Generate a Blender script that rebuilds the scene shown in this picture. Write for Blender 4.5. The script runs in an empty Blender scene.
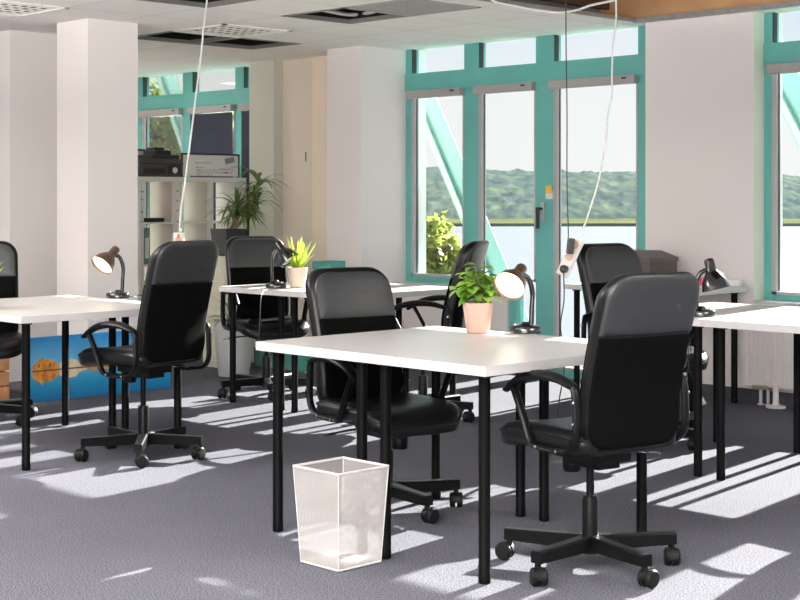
import bpy, bmesh, math, random
from mathutils import Vector, Matrix
R = math.radians
PI = math.pi
SC = bpy.context.scene
C = SC.collection
TH = 0.796            # yaw of the camera against the facade
CT, ST = math.cos(TH), math.sin(TH)
FPX, HY, CAMH = 1471.9, 198.6, 1.288
CEIL = 2.47
FAC = 8.22            # plane of the glazed facade
WALL = 8.10           # inner face of the facade wall

def cw(X, Y):         # metres right of / in front of the camera -> room axes
    return (CT * X - ST * Y, ST * X + CT * Y)

# ------------------------------------------------------------------ materials
MATS = {}
def mat(name, col, rough=0.5, metal=0.0, noise=None, bump=None, spec=0.5, emit=None, coat=0.0, sheen=0.0):
    m = bpy.data.materials.new(name); m.use_nodes = True
    nt = m.node_tree; b = nt.nodes['Principled BSDF']
    b.inputs['Base Color'].default_value = (*col, 1)
    b.inputs['Roughness'].default_value = rough
    b.inputs['Metallic'].default_value = metal
    b.inputs['Specular IOR Level'].default_value = spec
    if coat: b.inputs['Coat Weight'].default_value = coat
    if sheen: b.inputs['Sheen Weight'].default_value = sheen
    if emit:
        b.inputs['Emission Color'].default_value = (*emit[0], 1)
        b.inputs['Emission Strength'].default_value = emit[1]
    tc = nt.nodes.new('ShaderNodeTexCoord')
    if noise:
        sc, amt = noise[:2]
        n = nt.nodes.new('ShaderNodeTexNoise'); n.inputs['Scale'].default_value = sc
        n.inputs['Detail'].default_value = 4
        nt.links.new(tc.outputs['Object'], n.inputs['Vector'])
        r = nt.nodes.new('ShaderNodeValToRGB')
        r.color_ramp.elements[0].position = 0.3; r.color_ramp.elements[1].position = 0.7
        lo = tuple(max(0, c * (1 - amt)) for c in col); hi = tuple(min(1, c * (1 + amt)) for c in col)
        if len(noise) > 2: lo, hi = noise[2], noise[3]
        r.color_ramp.elements[0].color = (*lo, 1); r.color_ramp.elements[1].color = (*hi, 1)
        nt.links.new(n.outputs['Fac'], r.inputs['Fac'])
        nt.links.new(r.outputs['Color'], b.inputs['Base Color'])
    if bump:
        sc, st, ds = bump
        n2 = nt.nodes.new('ShaderNodeTexNoise'); n2.inputs['Scale'].default_value = sc
        n2.inputs['Detail'].default_value = 3
        nt.links.new(tc.outputs['Object'], n2.inputs['Vector'])
        bp = nt.nodes.new('ShaderNodeBump'); bp.inputs['Strength'].default_value = st
        bp.inputs['Distance'].default_value = ds
        nt.links.new(n2.outputs['Fac'], bp.inputs['Height'])
        nt.links.new(bp.outputs['Normal'], b.inputs['Normal'])
    MATS[name] = m
    return m

M = MATS
mat('wall_paint', (0.80, 0.745, 0.725), 0.85, noise=(1.2, 0.02), spec=0.2)
mat('wall_sage', (0.58, 0.58, 0.51), 0.85, noise=(1.5, 0.04), spec=0.2)
mat('wall_beige', (0.78, 0.68, 0.58), 0.85, noise=(1.5, 0.04), spec=0.2)
mat('wall_apricot', (0.90, 0.77, 0.62), 0.85, noise=(1.5, 0.03), spec=0.2)
mat('reveal_paint', (0.70, 0.74, 0.62), 0.8, noise=(2, 0.03), spec=0.2)
mat('teal_frame', (0.125, 0.42, 0.385), 0.40, noise=(3, 0.06))
mat('teal_steel', (0.085, 0.235, 0.222), 0.45, noise=(2, 0.06))
mat('grey_gasket', (0.40, 0.385, 0.385), 0.5, noise=(8, 0.05))
mat('dark_gasket', (0.02, 0.022, 0.025), 0.5, noise=(8, 0.2))
mat('blind_rail', (0.36, 0.335, 0.33), 0.5, noise=(8, 0.04))
mat('navy_blind', (0.022, 0.028, 0.05), 0.7, noise=(6, 0.15))
mat('void_dark', (0.012, 0.010, 0.008), 0.9, noise=(3, 0.3))  # darkness of the unlit ceiling void put into the colour
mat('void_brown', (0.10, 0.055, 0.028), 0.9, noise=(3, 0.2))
mat('fascia_board', (0.62, 0.34, 0.16), 0.7, noise=(6, 0.10))
mat('metal_profile', (0.38, 0.37, 0.35), 0.45, 0.6, noise=(30, 0.12))
mat('hole_frame', (0.24, 0.23, 0.21), 0.5, 0.3, noise=(30, 0.1))
mat('baseboard_dark', (0.05, 0.05, 0.065), 0.7, noise=(10, 0.1))
mat('laminate', (0.575, 0.555, 0.548), 0.32, noise=(2, 0.012), spec=0.5)
mat('leg_black', (0.003, 0.003, 0.0033), 0.42, noise=(20, 0.2), spec=0.05)
mat('vinyl', (0.005, 0.005, 0.0056), 0.33, noise=(40, 0.15), bump=(260, 0.12, 0.001), spec=0.26)
mat('vinyl_flap', (0.021, 0.022, 0.024), 0.46, noise=(60, 0.12), bump=(260, 0.12, 0.001), spec=0.5)
mat('mesh_black', (0.002, 0.002, 0.002), 0.9, noise=(300, 0.4), spec=0.05)
mat('plastic_black', (0.004, 0.004, 0.0043), 0.34, noise=(60, 0.15), spec=0.16)
mat('caster_rubber', (0.007, 0.007, 0.0075), 0.5, noise=(80, 0.2), spec=0.15)
mat('chrome', (0.72, 0.72, 0.72), 0.18, 1.0, noise=(20, 0.03))
mat('lamp_black', (0.008, 0.008, 0.009), 0.16, noise=(20, 0.2), spec=0.6, coat=0.3)
mat('lamp_bronze', (0.10, 0.055, 0.035), 0.3, 0.2, noise=(20, 0.1))
mat('lamp_inner', (0.9, 0.85, 0.75), 0.5, noise=(10, 0.02))
mat('lamp_inner_lit', (0.9, 0.82, 0.7), 0.5, noise=(10, 0.02), emit=((1.0, 0.80, 0.58), 0.9))
mat('bulb_lit', (1, 0.95, 0.85), 0.4, noise=(10, 0.02), emit=((1.0, 0.90, 0.74), 3.5))
mat('bulb_off', (0.85, 0.85, 0.82), 0.3, noise=(10, 0.02))
mat('pot_pink', (0.54, 0.355, 0.285), 0.5, noise=(12, 0.04))
mat('pot_cream', (0.58, 0.47, 0.38), 0.5, noise=(12, 0.04))
mat('pot_dark', (0.008, 0.007, 0.007), 0.5, noise=(12, 0.2))
mat('planter_grey', (0.55, 0.55, 0.55), 0.5, noise=(8, 0.04))
mat('soil', (0.035, 0.022, 0.014), 0.95, noise=(60, 0.4))
mat('leaf_green', (0.09, 0.24, 0.025), 0.38, noise=(9, 0, (0.09, 0.27, 0.025), (0.46, 0.68, 0.12)))
mat('leaf_lime', (0.35, 0.55, 0.03), 0.4, noise=(10, 0, (0.16, 0.36, 0.01), (0.62, 0.72, 0.09)))
mat('leaf_dark', (0.05, 0.10, 0.02), 0.45, noise=(10, 0, (0.03, 0.075, 0.018), (0.20, 0.29, 0.07)))
mat('stem', (0.16, 0.13, 0.05), 0.7, noise=(30, 0.2))
mat('shelf_white', (0.74, 0.74, 0.70), 0.45, noise=(2, 0.02))
mat('cream_panel', (0.70, 0.67, 0.52), 0.6, noise=(3, 0.03))
mat('lit_patch_tone', (0.62, 0.53, 0.48), 0.6, noise=(6, 0.03))  # tone of the light patch painted on a shelf divider
mat('printer_grey', (0.055, 0.052, 0.05), 0.5, noise=(20, 0.1))
mat('printer_dark', (0.012, 0.012, 0.013), 0.45, noise=(20, 0.2))
mat('brown_box', (0.075, 0.058, 0.055), 0.6, noise=(20, 0.08))
mat('brown_lid', (0.10, 0.082, 0.078), 0.55, noise=(20, 0.08))
mat('whiteboard', (0.75, 0.76, 0.74), 0.25, noise=(2, 0.02))
mat('marker_grey', (0.25, 0.26, 0.27), 0.6, noise=(50, 0.1))
mat('marker_red', (0.5, 0.12, 0.08), 0.6, noise=(50, 0.1))
mat('teal_box', (0.10, 0.36, 0.32), 0.6, noise=(6, 0.06))
mat('teal_pale', (0.11, 0.23, 0.20), 0.6, noise=(6, 0.04))
mat('crate_wood', (0.62, 0.29, 0.12), 0.65, noise=(7, 0.25))
mat('crate_gap', (0.16, 0.07, 0.03), 0.8, noise=(7, 0.2))
mat('cable_white', (0.72, 0.70, 0.67), 0.45, noise=(10, 0.03))
mat('cable_black', (0.02, 0.02, 0.022), 0.5, noise=(10, 0.2))
mat('strip_white', (0.70, 0.64, 0.58), 0.45, noise=(20, 0.03))
mat('socket_tan', (0.45, 0.30, 0.22), 0.5, noise=(20, 0.1))
mat('switch_red', (0.6, 0.04, 0.03), 0.4, noise=(20, 0.1))
mat('sticker_yellow', (0.80, 0.50, 0.05), 0.5, noise=(20, 0.05))
mat('sticker_white', (0.75, 0.75, 0.73), 0.5, noise=(20, 0.03))
mat('radiator', (0.74, 0.69, 0.675), 0.45, noise=(3, 0.02))
mat('valve_brass', (0.45, 0.38, 0.28), 0.35, 0.6, noise=(20, 0.1))
mat('pink_paper', (0.75, 0.10, 0.22), 0.6, noise=(10, 0.1))
mat('white_paper', (0.76, 0.76, 0.76), 0.6, noise=(10, 0.02))
mat('bin_metal', (0.62, 0.59, 0.565), 0.45, 0.0, noise=(40, 0.04))
mat('stone_pale', (0.70, 0.66, 0.58), 0.8, noise=(3, 0.06))
mat('shore_grass', (0.045, 0.06, 0.02), 0.9, noise=(0.05, 0, (0.085, 0.095, 0.048), (0.125, 0.135, 0.07)), spec=0.0)
mat('shore_dark', (0.022, 0.032, 0.024), 0.9, noise=(0.05, 0.3), spec=0.0)
mat('bark', (0.10, 0.075, 0.05), 0.9, noise=(12, 0.3))
mat('tree_leaf', (0.25, 0.40, 0.06), 0.6, noise=(1.4, 0, (0.06, 0.15, 0.02), (0.45, 0.50, 0.12)))
mat('tree_leaf_b', (0.16, 0.28, 0.08), 0.6, noise=(1.2, 0, (0.065, 0.145, 0.025), (0.48, 0.56, 0.16)))

for nm in ('tree_leaf', 'tree_leaf_b', 'leaf_lime', 'leaf_green'):
    b = M[nm].node_tree.nodes['Principled BSDF']
    b.inputs['Subsurface Weight'].default_value = 0.0
    nt = M[nm].node_tree
    tr = nt.nodes.new('ShaderNodeBsdfTranslucent'); mx = nt.nodes.new('ShaderNodeMixShader')
    src = b.inputs['Base Color'].links[0].from_socket
    nt.links.new(src, tr.inputs['Color'])
    mx.inputs['Fac'].default_value = 0.4
    out = nt.nodes['Material Output']
    nt.links.new(b.outputs['BSDF'], mx.inputs[1]); nt.links.new(tr.outputs['BSDF'], mx.inputs[2])
    nt.links.new(mx.outputs['Shader'], out.inputs['Surface'])

def glass_mat(name, tint, gl):
    m = bpy.data.materials.new(name); m.use_nodes = True
    nt = m.node_tree; nt.nodes.remove(nt.nodes['Principled BSDF'])
    t = nt.nodes.new('ShaderNodeBsdfTransparent'); t.inputs['Color'].default_value = (*tint, 1)
    g = nt.nodes.new('ShaderNodeBsdfGlossy'); g.inputs['Roughness'].default_value = 0.02
    lw = nt.nodes.new('ShaderNodeLayerWeight'); lw.inputs['Blend'].default_value = 0.25
    mul = nt.nodes.new('ShaderNodeMath'); mul.operation = 'MULTIPLY'; mul.inputs[1].default_value = gl
    mx = nt.nodes.new('ShaderNodeMixShader')
    nt.links.new(lw.outputs['Fresnel'], mul.inputs[0]); nt.links.new(mul.outputs[0], mx.inputs['Fac'])
    nt.links.new(t.outputs[0], mx.inputs[1]); nt.links.new(g.outputs[0], mx.inputs[2])
    nt.links.new(mx.outputs[0], nt.nodes['Material Output'].inputs['Surface'])
    MATS[name] = m
glass_mat('glass', (0.975, 0.99, 0.985), 0.4)

def carpet_mat():
    m = bpy.data.materials.new('carpet'); m.use_nodes = True
    nt = m.node_tree; b = nt.nodes['Principled BSDF']
    b.inputs['Roughness'].default_value = 0.95; b.inputs['Specular IOR Level'].default_value = 0.1
    tc = nt.nodes.new('ShaderNodeTexCoord')
    n = nt.nodes.new('ShaderNodeTexNoise'); n.inputs['Scale'].default_value = 170; n.inputs['Detail'].default_value = 4
    n.inputs['Roughness'].default_value = 0.7
    r = nt.nodes.new('ShaderNodeValToRGB')
    r.color_ramp.elements[0].position = 0.40; r.color_ramp.elements[1].position = 0.62
    r.color_ramp.elements[0].color = (0.026, 0.026, 0.039, 1); r.color_ramp.elements[1].color = (0.200, 0.198, 0.236, 1)
    n3 = nt.nodes.new('ShaderNodeTexNoise'); n3.inputs['Scale'].default_value = 1.1; n3.inputs['Detail'].default_value = 3
    mx = nt.nodes.new('ShaderNodeMix'); mx.data_type = 'RGBA'; mx.blend_type = 'MULTIPLY'
    mx.inputs[0].default_value = 0.35
    nt.links.new(tc.outputs['Object'], n.inputs['Vector']); nt.links.new(tc.outputs['Object'], n3.inputs['Vector'])
    nt.links.new(n.outputs['Fac'], r.inputs['Fac'])
    nt.links.new(r.outputs['Color'], mx.inputs[6]); nt.links.new(n3.outputs['Fac'], mx.inputs[7])
    nt.links.new(mx.outputs[2], b.inputs['Base Color'])
    bp = nt.nodes.new('ShaderNodeBump'); bp.inputs['Strength'].default_value = 0.12; bp.inputs['Distance'].default_value = 0.002
    nt.links.new(n.outputs['Fac'], bp.inputs['Height']); nt.links.new(bp.outputs['Normal'], b.inputs['Normal'])
    MATS['carpet'] = m
carpet_mat()

def ceiling_mat():
    m = bpy.data.materials.new('ceiling_tile'); m.use_nodes = True
    nt = m.node_tree; b = nt.nodes['Principled BSDF']
    b.inputs['Roughness'].default_value = 0.9; b.inputs['Specular IOR Level'].default_value = 0.1
    tc = nt.nodes.new('ShaderNodeTexCoord')
    mp = nt.nodes.new('ShaderNodeMapping')
    mp.inputs['Location'].default_value = (7.34 / 0.6 + 0.004, -6.11 / 0.6 + 20, 0)
    mp.inputs['Scale'].default_value = (1 / 0.6, 1 / 0.6, 1)
    br = nt.nodes.new('ShaderNodeTexBrick')
    br.offset = 0; br.inputs['Scale'].default_value = 1; br.inputs['Mortar Size'].default_value = 0.006
    br.inputs['Brick Width'].default_value = 1; br.inputs['Row Height'].default_value = 1
    br.inputs['Color1'].default_value = (0.91, 0.885, 0.85, 1); br.inputs['Color2'].default_value = (0.895, 0.87, 0.835, 1)
    br.inputs['Mortar'].default_value = (0.54, 0.51, 0.48, 1)
    nt.links.new(tc.outputs['Object'], mp.inputs['Vector']); nt.links.new(mp.outputs[0], br.inputs['Vector'])
    nt.links.new(br.outputs['Color'], b.inputs['Base Color'])
    MATS['ceiling_tile'] = m
ceiling_mat()

def bin_mat():
    m = bpy.data.materials.new('bin_mesh'); m.use_nodes = True
    nt = m.node_tree; b = nt.nodes['Principled BSDF']
    b.inputs['Base Color'].default_value = (0.74, 0.70, 0.67, 1); b.inputs['Roughness'].default_value = 0.5
    tc = nt.nodes.new('ShaderNodeTexCoord')
    w = nt.nodes.new('ShaderNodeTexWave'); w.wave_type = 'BANDS'; w.bands_direction = 'X'
    w.inputs['Scale'].default_value = 40; w.inputs['Distortion'].default_value = 3
    mr = nt.nodes.new('ShaderNodeMapRange'); mr.inputs['To Min'].default_value = 0.34; mr.inputs['To Max'].default_value = 0.46
    t = nt.nodes.new('ShaderNodeBsdfTransparent'); mx = nt.nodes.new('ShaderNodeMixShader')
    nt.links.new(tc.outputs['Object'], w.inputs['Vector']); nt.links.new(w.outputs['Fac'], mr.inputs['Value'])
    nt.links.new(mr.outputs[0], mx.inputs['Fac'])
    nt.links.new(t.outputs[0], mx.inputs[1]); nt.links.new(b.outputs[0], mx.inputs[2])
    nt.links.new(mx.outputs[0], nt.nodes['Material Output'].inputs['Surface'])
    MATS['bin_mesh'] = m
bin_mat()

def poster_mat():
    # blue lake scene with a warm far bank mirrored in the water
    m = bpy.data.materials.new('poster_print'); m.use_nodes = True
    nt = m.node_tree; b = nt.nodes['Principled BSDF']; b.inputs['Roughness'].default_value = 0.45
    tc = nt.nodes.new('ShaderNodeTexCoord'); sp = nt.nodes.new('ShaderNodeSeparateXYZ')
    nt.links.new(tc.outputs['Object'], sp.inputs[0])
    r = nt.nodes.new('ShaderNodeValToRGB'); cr = r.color_ramp
    mr = nt.nodes.new('ShaderNodeMapRange'); mr.inputs['From Min'].default_value = 0.0; mr.inputs['From Max'].default_value = 0.41
    n = nt.nodes.new('ShaderNodeTexNoise'); n.inputs['Scale'].default_value = 7
    nt.links.new(tc.outputs['Object'], n.inputs['Vector'])
    ad = nt.nodes.new('ShaderNodeMath'); ad.operation = 'MULTIPLY_ADD'; ad.inputs[1].default_value = 0.04
    nt.links.new(n.outputs['Fac'], ad.inputs[0]); nt.links.new(sp.outputs['Z'], ad.inputs[2])
    nt.links.new(ad.outputs[0], mr.inputs['Value'])
    cr.elements[0].position = 0; cr.elements[0].color = (0.008, 0.15, 0.40, 1)
    cr.elements[1].position = 1; cr.elements[1].color = (0.03, 0.30, 0.70, 1)
    e = cr.elements.new(0.30); e.color = (0.014, 0.32, 0.60, 1)
    e = cr.elements.new(0.62); e.color = (0.17, 0.55, 0.85, 1)
    nt.links.new(mr.outputs[0], r.inputs['Fac']); nt.links.new(r.outputs['Color'], b.inputs['Base Color'])
    MATS['poster_print'] = m
poster_mat()
mat('print_orange', (0.62, 0.17, 0.02), 0.45, noise=(22, 0, (0.60, 0.14, 0.03), (0.95, 0.50, 0.07)))
mat('print_cream', (0.90, 0.74, 0.47), 0.45, noise=(14, 0.12))
mat('print_brown', (0.22, 0.10, 0.03), 0.45, noise=(20, 0.3))

def water_mat():
    m = bpy.data.materials.new('lake_water'); m.use_nodes = True
    nt = m.node_tree; b = nt.nodes['Principled BSDF']
    b.inputs['Base Color'].default_value = (0.142, 0.160, 0.182, 1); b.inputs['Specular IOR Level'].default_value = 0.04; b.inputs['Roughness'].default_value = 0.6
    b.inputs['IOR'].default_value = 1.33
    tc = nt.nodes.new('ShaderNodeTexCoord')
    n = nt.nodes.new('ShaderNodeTexNoise'); n.inputs['Scale'].default_value = 0.6; n.inputs['Detail'].default_value = 6
    nt.links.new(tc.outputs['Object'], n.inputs['Vector'])
    bp = nt.nodes.new('ShaderNodeBump'); bp.inputs['Strength'].default_value = 0.25; bp.inputs['Distance'].default_value = 0.3
    nt.links.new(n.outputs['Fac'], bp.inputs['Height']); nt.links.new(bp.outputs['Normal'], b.inputs['Normal'])
    MATS['lake_water'] = m
water_mat()

def hill_mat():
    m = bpy.data.materials.new('hill_forest'); m.use_nodes = True
    nt = m.node_tree; b = nt.nodes['Principled BSDF']; b.inputs['Roughness'].default_value = 1.0
    b.inputs['Specular IOR Level'].default_value = 0
    tc = nt.nodes.new('ShaderNodeTexCoord')
    n = nt.nodes.new('ShaderNodeTexNoise'); n.inputs['Scale'].default_value = 1.0; n.inputs['Detail'].default_value = 6
    n.inputs['Roughness'].default_value = 0.68
    ro = nt.nodes.new('ShaderNodeMapping'); ro.inputs['Rotation'].default_value = (0, 0, -TH)
    ml = nt.nodes.new('ShaderNodeMapping'); ml.inputs['Scale'].default_value = (0.26, 0.02, 0.34)
    nt.links.new(tc.outputs['Object'], ro.inputs['Vector']); nt.links.new(ro.outputs[0], ml.inputs['Vector'])
    nt.links.new(ml.outputs[0], n.inputs['Vector'])
    r = nt.nodes.new('ShaderNodeValToRGB'); cr = r.color_ramp
    cr.elements[0].position = 0.34; cr.elements[0].color = (0.046, 0.070, 0.080, 1)  # distance haze mixed into the forest colours
    cr.elements[1].position = 0.70; cr.elements[1].color = (0.144, 0.171, 0.118, 1)
    e = cr.elements.new(0.5); e.color = (0.076, 0.105, 0.095, 1)
    nt.links.new(n.outputs['Fac'], r.inputs['Fac']); nt.links.new(r.outputs['Color'], b.inputs['Base Color'])
    MATS['hill_forest'] = m
hill_mat()

# ------------------------------------------------------------------ mesh helpers
def bm_new(): return bmesh.new()

def box(bm, x0, x1, y0, y1, z0, z1, bev=0.0):
    r = bmesh.ops.create_cube(bm, size=1)
    vs = r['verts']
    for v in vs:
        v.co = Vector(((x0 + x1) / 2 + v.co.x * (x1 - x0), (y0 + y1) / 2 + v.co.y * (y1 - y0), (z0 + z1) / 2 + v.co.z * (z1 - z0)))
    if bev > 0:
        es = list({e for v in vs for e in v.link_edges})
        bmesh.ops.bevel(bm, geom=es, offset=bev, segments=2, affect='EDGES', profile=0.7)

def obox(bm, mtx, sx, sy, sz, bev=0.0):      # box centred in a matrix frame
    r = bmesh.ops.create_cube(bm, size=1); vs = r['verts']
    for v in vs: v.co = Vector((v.co.x * sx, v.co.y * sy, v.co.z * sz))
    out = vs
    if bev > 0:
        es = list({e for v in vs for e in v.link_edges})
        q = bmesh.ops.bevel(bm, geom=es, offset=bev, segments=2, affect='EDGES', profile=0.7)
        out = list({v for f in q['faces'] for v in f.verts} | {v for v in vs if v.is_valid})
    for v in out: v.co = mtx @ v.co

def frame_of(d):
    d = d.normalized()
    up = Vector((0, 0, 1)) if abs(d.z) < 0.95 else Vector((1, 0, 0))
    s = d.cross(up).normalized(); return s, s.cross(d).normalized()

def ring(bm, c, s, u, rs, ru, n):
    return [bm.verts.new(c + s * (rs * math.cos(2 * PI * k / n)) + u * (ru * math.sin(2 * PI * k / n))) for k in range(n)]

def skin(bm, rings, closed=False, caps=True):
    n = len(rings[0])
    for i in range(len(rings) - 1 + (1 if closed else 0)):
        a, b = rings[i], rings[(i + 1) % len(rings)]
        for k in range(n):
            bm.faces.new((a[k], a[(k + 1) % n], b[(k + 1) % n], b[k]))
    if caps and not closed:
        bm.faces.new(list(reversed(rings[0]))); bm.faces.new(rings[-1])

def cyl(bm, p, q, r0, r1=None, n=16):
    p, q = Vector(p), Vector(q); r1 = r0 if r1 is None else r1
    s, u = frame_of(q - p)
    skin(bm, [ring(bm, p, s, u, r0, r0, n), ring(bm, q, s, u, r1, r1, n)])

def smooth_path(pts, sub=6, closed=False):
    pts = [Vector(p) for p in pts]; out = []
    n = len(pts); rng = n if closed else n - 1
    for i in range(rng):
        if closed: p0, p1, p2, p3 = pts[(i - 1) % n], pts[i], pts[(i + 1) % n], pts[(i + 2) % n]
        else: p0, p1, p2, p3 = pts[max(i - 1, 0)], pts[i], pts[i + 1], pts[min(i + 2, n - 1)]
        for k in range(sub):
            t = k / sub
            out.append(0.5 * ((2 * p1) + (p2 - p0) * t + (2 * p0 - 5 * p1 + 4 * p2 - p3) * t * t + (3 * p1 - p0 - 3 * p2 + p3) * t ** 3))
    if not closed: out.append(pts[-1])
    return out

def tube(bm, pts, r, n=8, closed=False, fixed_side=None, ru=None):
    # r may be a number or a list; fixed_side fixes the width axis, ru the half thickness
    m = len(pts); rings = []
    prev = None
    for i, p in enumerate(pts):
        if closed: d = pts[(i + 1) % m] - pts[(i - 1) % m]
        else: d = pts[min(i + 1, m - 1)] - pts[max(i - 1, 0)]
        d.normalize()
        if fixed_side is not None:
            s = Vector(fixed_side); s = (s - d * s.dot(d)).normalized(); u = s.cross(d).normalized()
        elif prev is None: s, u = frame_of(d)
        else:
            s = (prev - d * prev.dot(d)).normalized(); u = s.cross(d).normalized()
        prev = s
        ri = r[i] if isinstance(r, list) else r
        rui = ri if ru is None else (ru[i] if isinstance(ru, list) else ru)
        rings.append(ring(bm, p, s, u, ri, rui, n))
    skin(bm, rings, closed)

def lathe(bm, prof, o=(0, 0, 0), n=28, mtx=None, cap0=True, cap1=True):
    rings = []
    for r, z in prof:
        rings.append([bm.verts.new(((o[0] + r * math.cos(2 * PI * k / n)), (o[1] + r * math.sin(2 * PI * k / n)), o[2] + z)) for k in range(n)])
    if mtx is not None:
        for rr in rings:
            for v in rr: v.co = mtx @ v.co
    skin(bm, rings, caps=False)
    if cap0: bm.faces.new(list(reversed(rings[0])))
    if cap1: bm.faces.new(rings[-1])

def rrect(hw, h0, h1, r0, r1, n=7):           # rounded rectangle outline, width axis and height axis
    out = []
    for cx, cy, a0, r in ((hw - r0, h0 + r0, -90, r0), (hw - r1, h1 - r1, 0, r1), (-hw + r1, h1 - r1, 90, r1), (-hw + r0, h0 + r0, 180, r0)):
        for k in range(n):
            a = R(a0 + 90 * k / (n - 1)); out.append((cx + r * math.cos(a), cy + r * math.sin(a)))
    # densify long sides so that a bent surface follows the curve
    res = []
    for i, p in enumerate(out):
        q = out[(i + 1) % len(out)]; d = math.hypot(q[0] - p[0], q[1] - p[1]); k = max(1, int(d / 0.035))
        for j in range(k): res.append((p[0] + (q[0] - p[0]) * j / k, p[1] + (q[1] - p[1]) * j / k))
    return res

def pillow(bm, outline, prof, fn):
    # prof: list of (inset, depth); fn maps (depth, w, h) to a point
    ws = [p[0] for p in outline]; hs = [p[1] for p in outline]
    cx, cy = (max(ws) + min(ws)) / 2, (max(hs) + min(hs)) / 2
    hx, hy = (max(ws) - min(ws)) / 2, (max(hs) - min(hs)) / 2
    rings = []
    for ins, d in prof:
        kx, ky = max(0.02, 1 - ins / hx), max(0.02, 1 - ins / hy)
        rings.append([bm.verts.new(fn(d, cx + (w - cx) * kx, cy + (h - cy) * ky)) for w, h in outline])
    skin(bm, rings)

def quad(bm, *ps):
    return bm.faces.new([bm.verts.new(p) for p in ps])

def obj(name, bm, material, parent=None, smooth=False, loc=None, angle=40):
    bmesh.ops.recalc_face_normals(bm, faces=bm.faces)
    me = bpy.data.meshes.new(name); bm.to_mesh(me); bm.free()
    if isinstance(material, str): material = MATS[material]
    me.materials.append(material)
    if smooth:
        for p in me.polygons: p.use_smooth = True
        try: me.set_sharp_from_angle(angle=R(angle))
        except Exception: pass
    o = bpy.data.objects.new(name, me); C.objects.link(o)
    if loc is not None: o.location = loc
    if parent is not None: o.parent = parent
    return o

def tag(o, label, cat, group=None, kind=None):
    o['label'] = label; o['category'] = cat
    if group: o['group'] = group
    if kind: o['kind'] = kind
    return o

def struct(name, bm, m, parent=None, smooth=False):
    o = obj(name, bm, m, parent, smooth)
    if parent is None: o['kind'] = 'structure'
    return o

def thing(name, label, cat, loc=(0, 0, 0), rz=0, group=None):
    o = bpy.data.objects.new(name, None); C.objects.link(o)
    o.empty_display_size = 0.1
    o.location = loc; o.rotation_euler = (0, 0, rz)
    return tag(o, label, cat, group)

def dup(root, loc, rz, label):
    r = root.copy(); C.objects.link(r); r.location = loc; r.rotation_euler = (0, 0, rz); r['label'] = label
    for ch in list(root.children):
        c = ch.copy(); C.objects.link(c); c.parent = r
        for g in list(ch.children):
            d = g.copy(); C.objects.link(d); d.parent = c
    return r

def sbox(name, x0, x1, y0, y1, z0, z1, m, parent=None, bev=0):
    bm = bm_new(); box(bm, x0, x1, y0, y1, z0, z1, bev); return struct(name, bm, m, parent)

# ------------------------------------------------------------------ the setting
XL, XR, YB = -13.2, 2.4, -2.0
bm = bm_new(); box(bm, XL, XR, YB, 8.5, -0.15, 0.0); struct('floor', bm, 'carpet')

# suspended ceiling as a sheet with missing tiles
G0x, G0y, GS = -7.34, 6.11, 0.6
holes = set()
def gcell(i, j): return (G0x + i * GS, G0x + (i + 1) * GS, G0y + j * GS, G0y + (j + 1) * GS)
open_cells = {(0, 0), (-3, 0), (-3, 1), (0, -2)}
grille_cells = {(1, 0): 'fine', (-2, 0): 'coarse', (-2, -3): 'coarse'}
VX = -5.92
bm = bm_new()
xs = [XL] + [G0x + i * GS for i in range(-9, 3)] + [VX, -2.74, XR]
ys = [YB] + [G0y + j * GS for j in range(-13, 4)] + [8.02, 8.3]
xs = sorted(set(xs)); ys = sorted(set(ys))
for i in range(len(xs) - 1):
    for j in range(len(ys) - 1):
        cx, cy = (xs[i] + xs[i + 1]) / 2, (ys[j] + ys[j + 1]) / 2
        ci, cj = math.floor((cx - G0x) / GS), math.floor((cy - G0y) / GS)
        if (ci, cj) in open_cells or (ci, cj) in grille_cells: continue
        if VX < cx < -2.74 and 4.9 < cy < 8.02: continue
        box(bm, xs[i], xs[i + 1], ys[j], ys[j + 1], CEIL, CEIL + 0.015)
bmesh.ops.remove_doubles(bm, verts=bm.verts, dist=0.0005)
ceil = struct('ceiling', bm, 'ceiling_tile')
# concrete slab above the void, shade put into its colour
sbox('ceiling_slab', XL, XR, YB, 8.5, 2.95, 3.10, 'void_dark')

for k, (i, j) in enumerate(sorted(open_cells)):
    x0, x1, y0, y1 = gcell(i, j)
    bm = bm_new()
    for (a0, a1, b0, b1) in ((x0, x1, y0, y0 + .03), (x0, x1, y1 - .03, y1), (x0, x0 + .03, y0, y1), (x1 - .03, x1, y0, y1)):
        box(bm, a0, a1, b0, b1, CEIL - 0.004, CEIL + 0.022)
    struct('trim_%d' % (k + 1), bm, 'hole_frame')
    bm = bm_new()      # dark sheets around the opening, the void's shade put into the colour
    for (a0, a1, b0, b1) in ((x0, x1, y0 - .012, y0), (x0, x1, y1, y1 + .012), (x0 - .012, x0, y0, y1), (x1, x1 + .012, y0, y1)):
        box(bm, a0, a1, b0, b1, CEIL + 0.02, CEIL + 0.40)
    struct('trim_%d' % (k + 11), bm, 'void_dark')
# metal edge profile and fascia board of the opened ceiling on the right
sbox('trim_21', VX - 0.02, -2.74, 7.985, 8.02, CEIL - 0.010, CEIL + 0.022, 'metal_profile')
sbox('trim_22', VX - 0.3, -2.74, 8.0, 8.03, CEIL + 0.022, 2.95, 'fascia_board')
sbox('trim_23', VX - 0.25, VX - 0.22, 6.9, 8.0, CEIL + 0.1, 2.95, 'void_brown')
sbox('trim_24', VX - 0.006, VX + 0.004, 4.9, 8.0, CEIL - 0.004, CEIL + 0.02, 'metal_profile')

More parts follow.
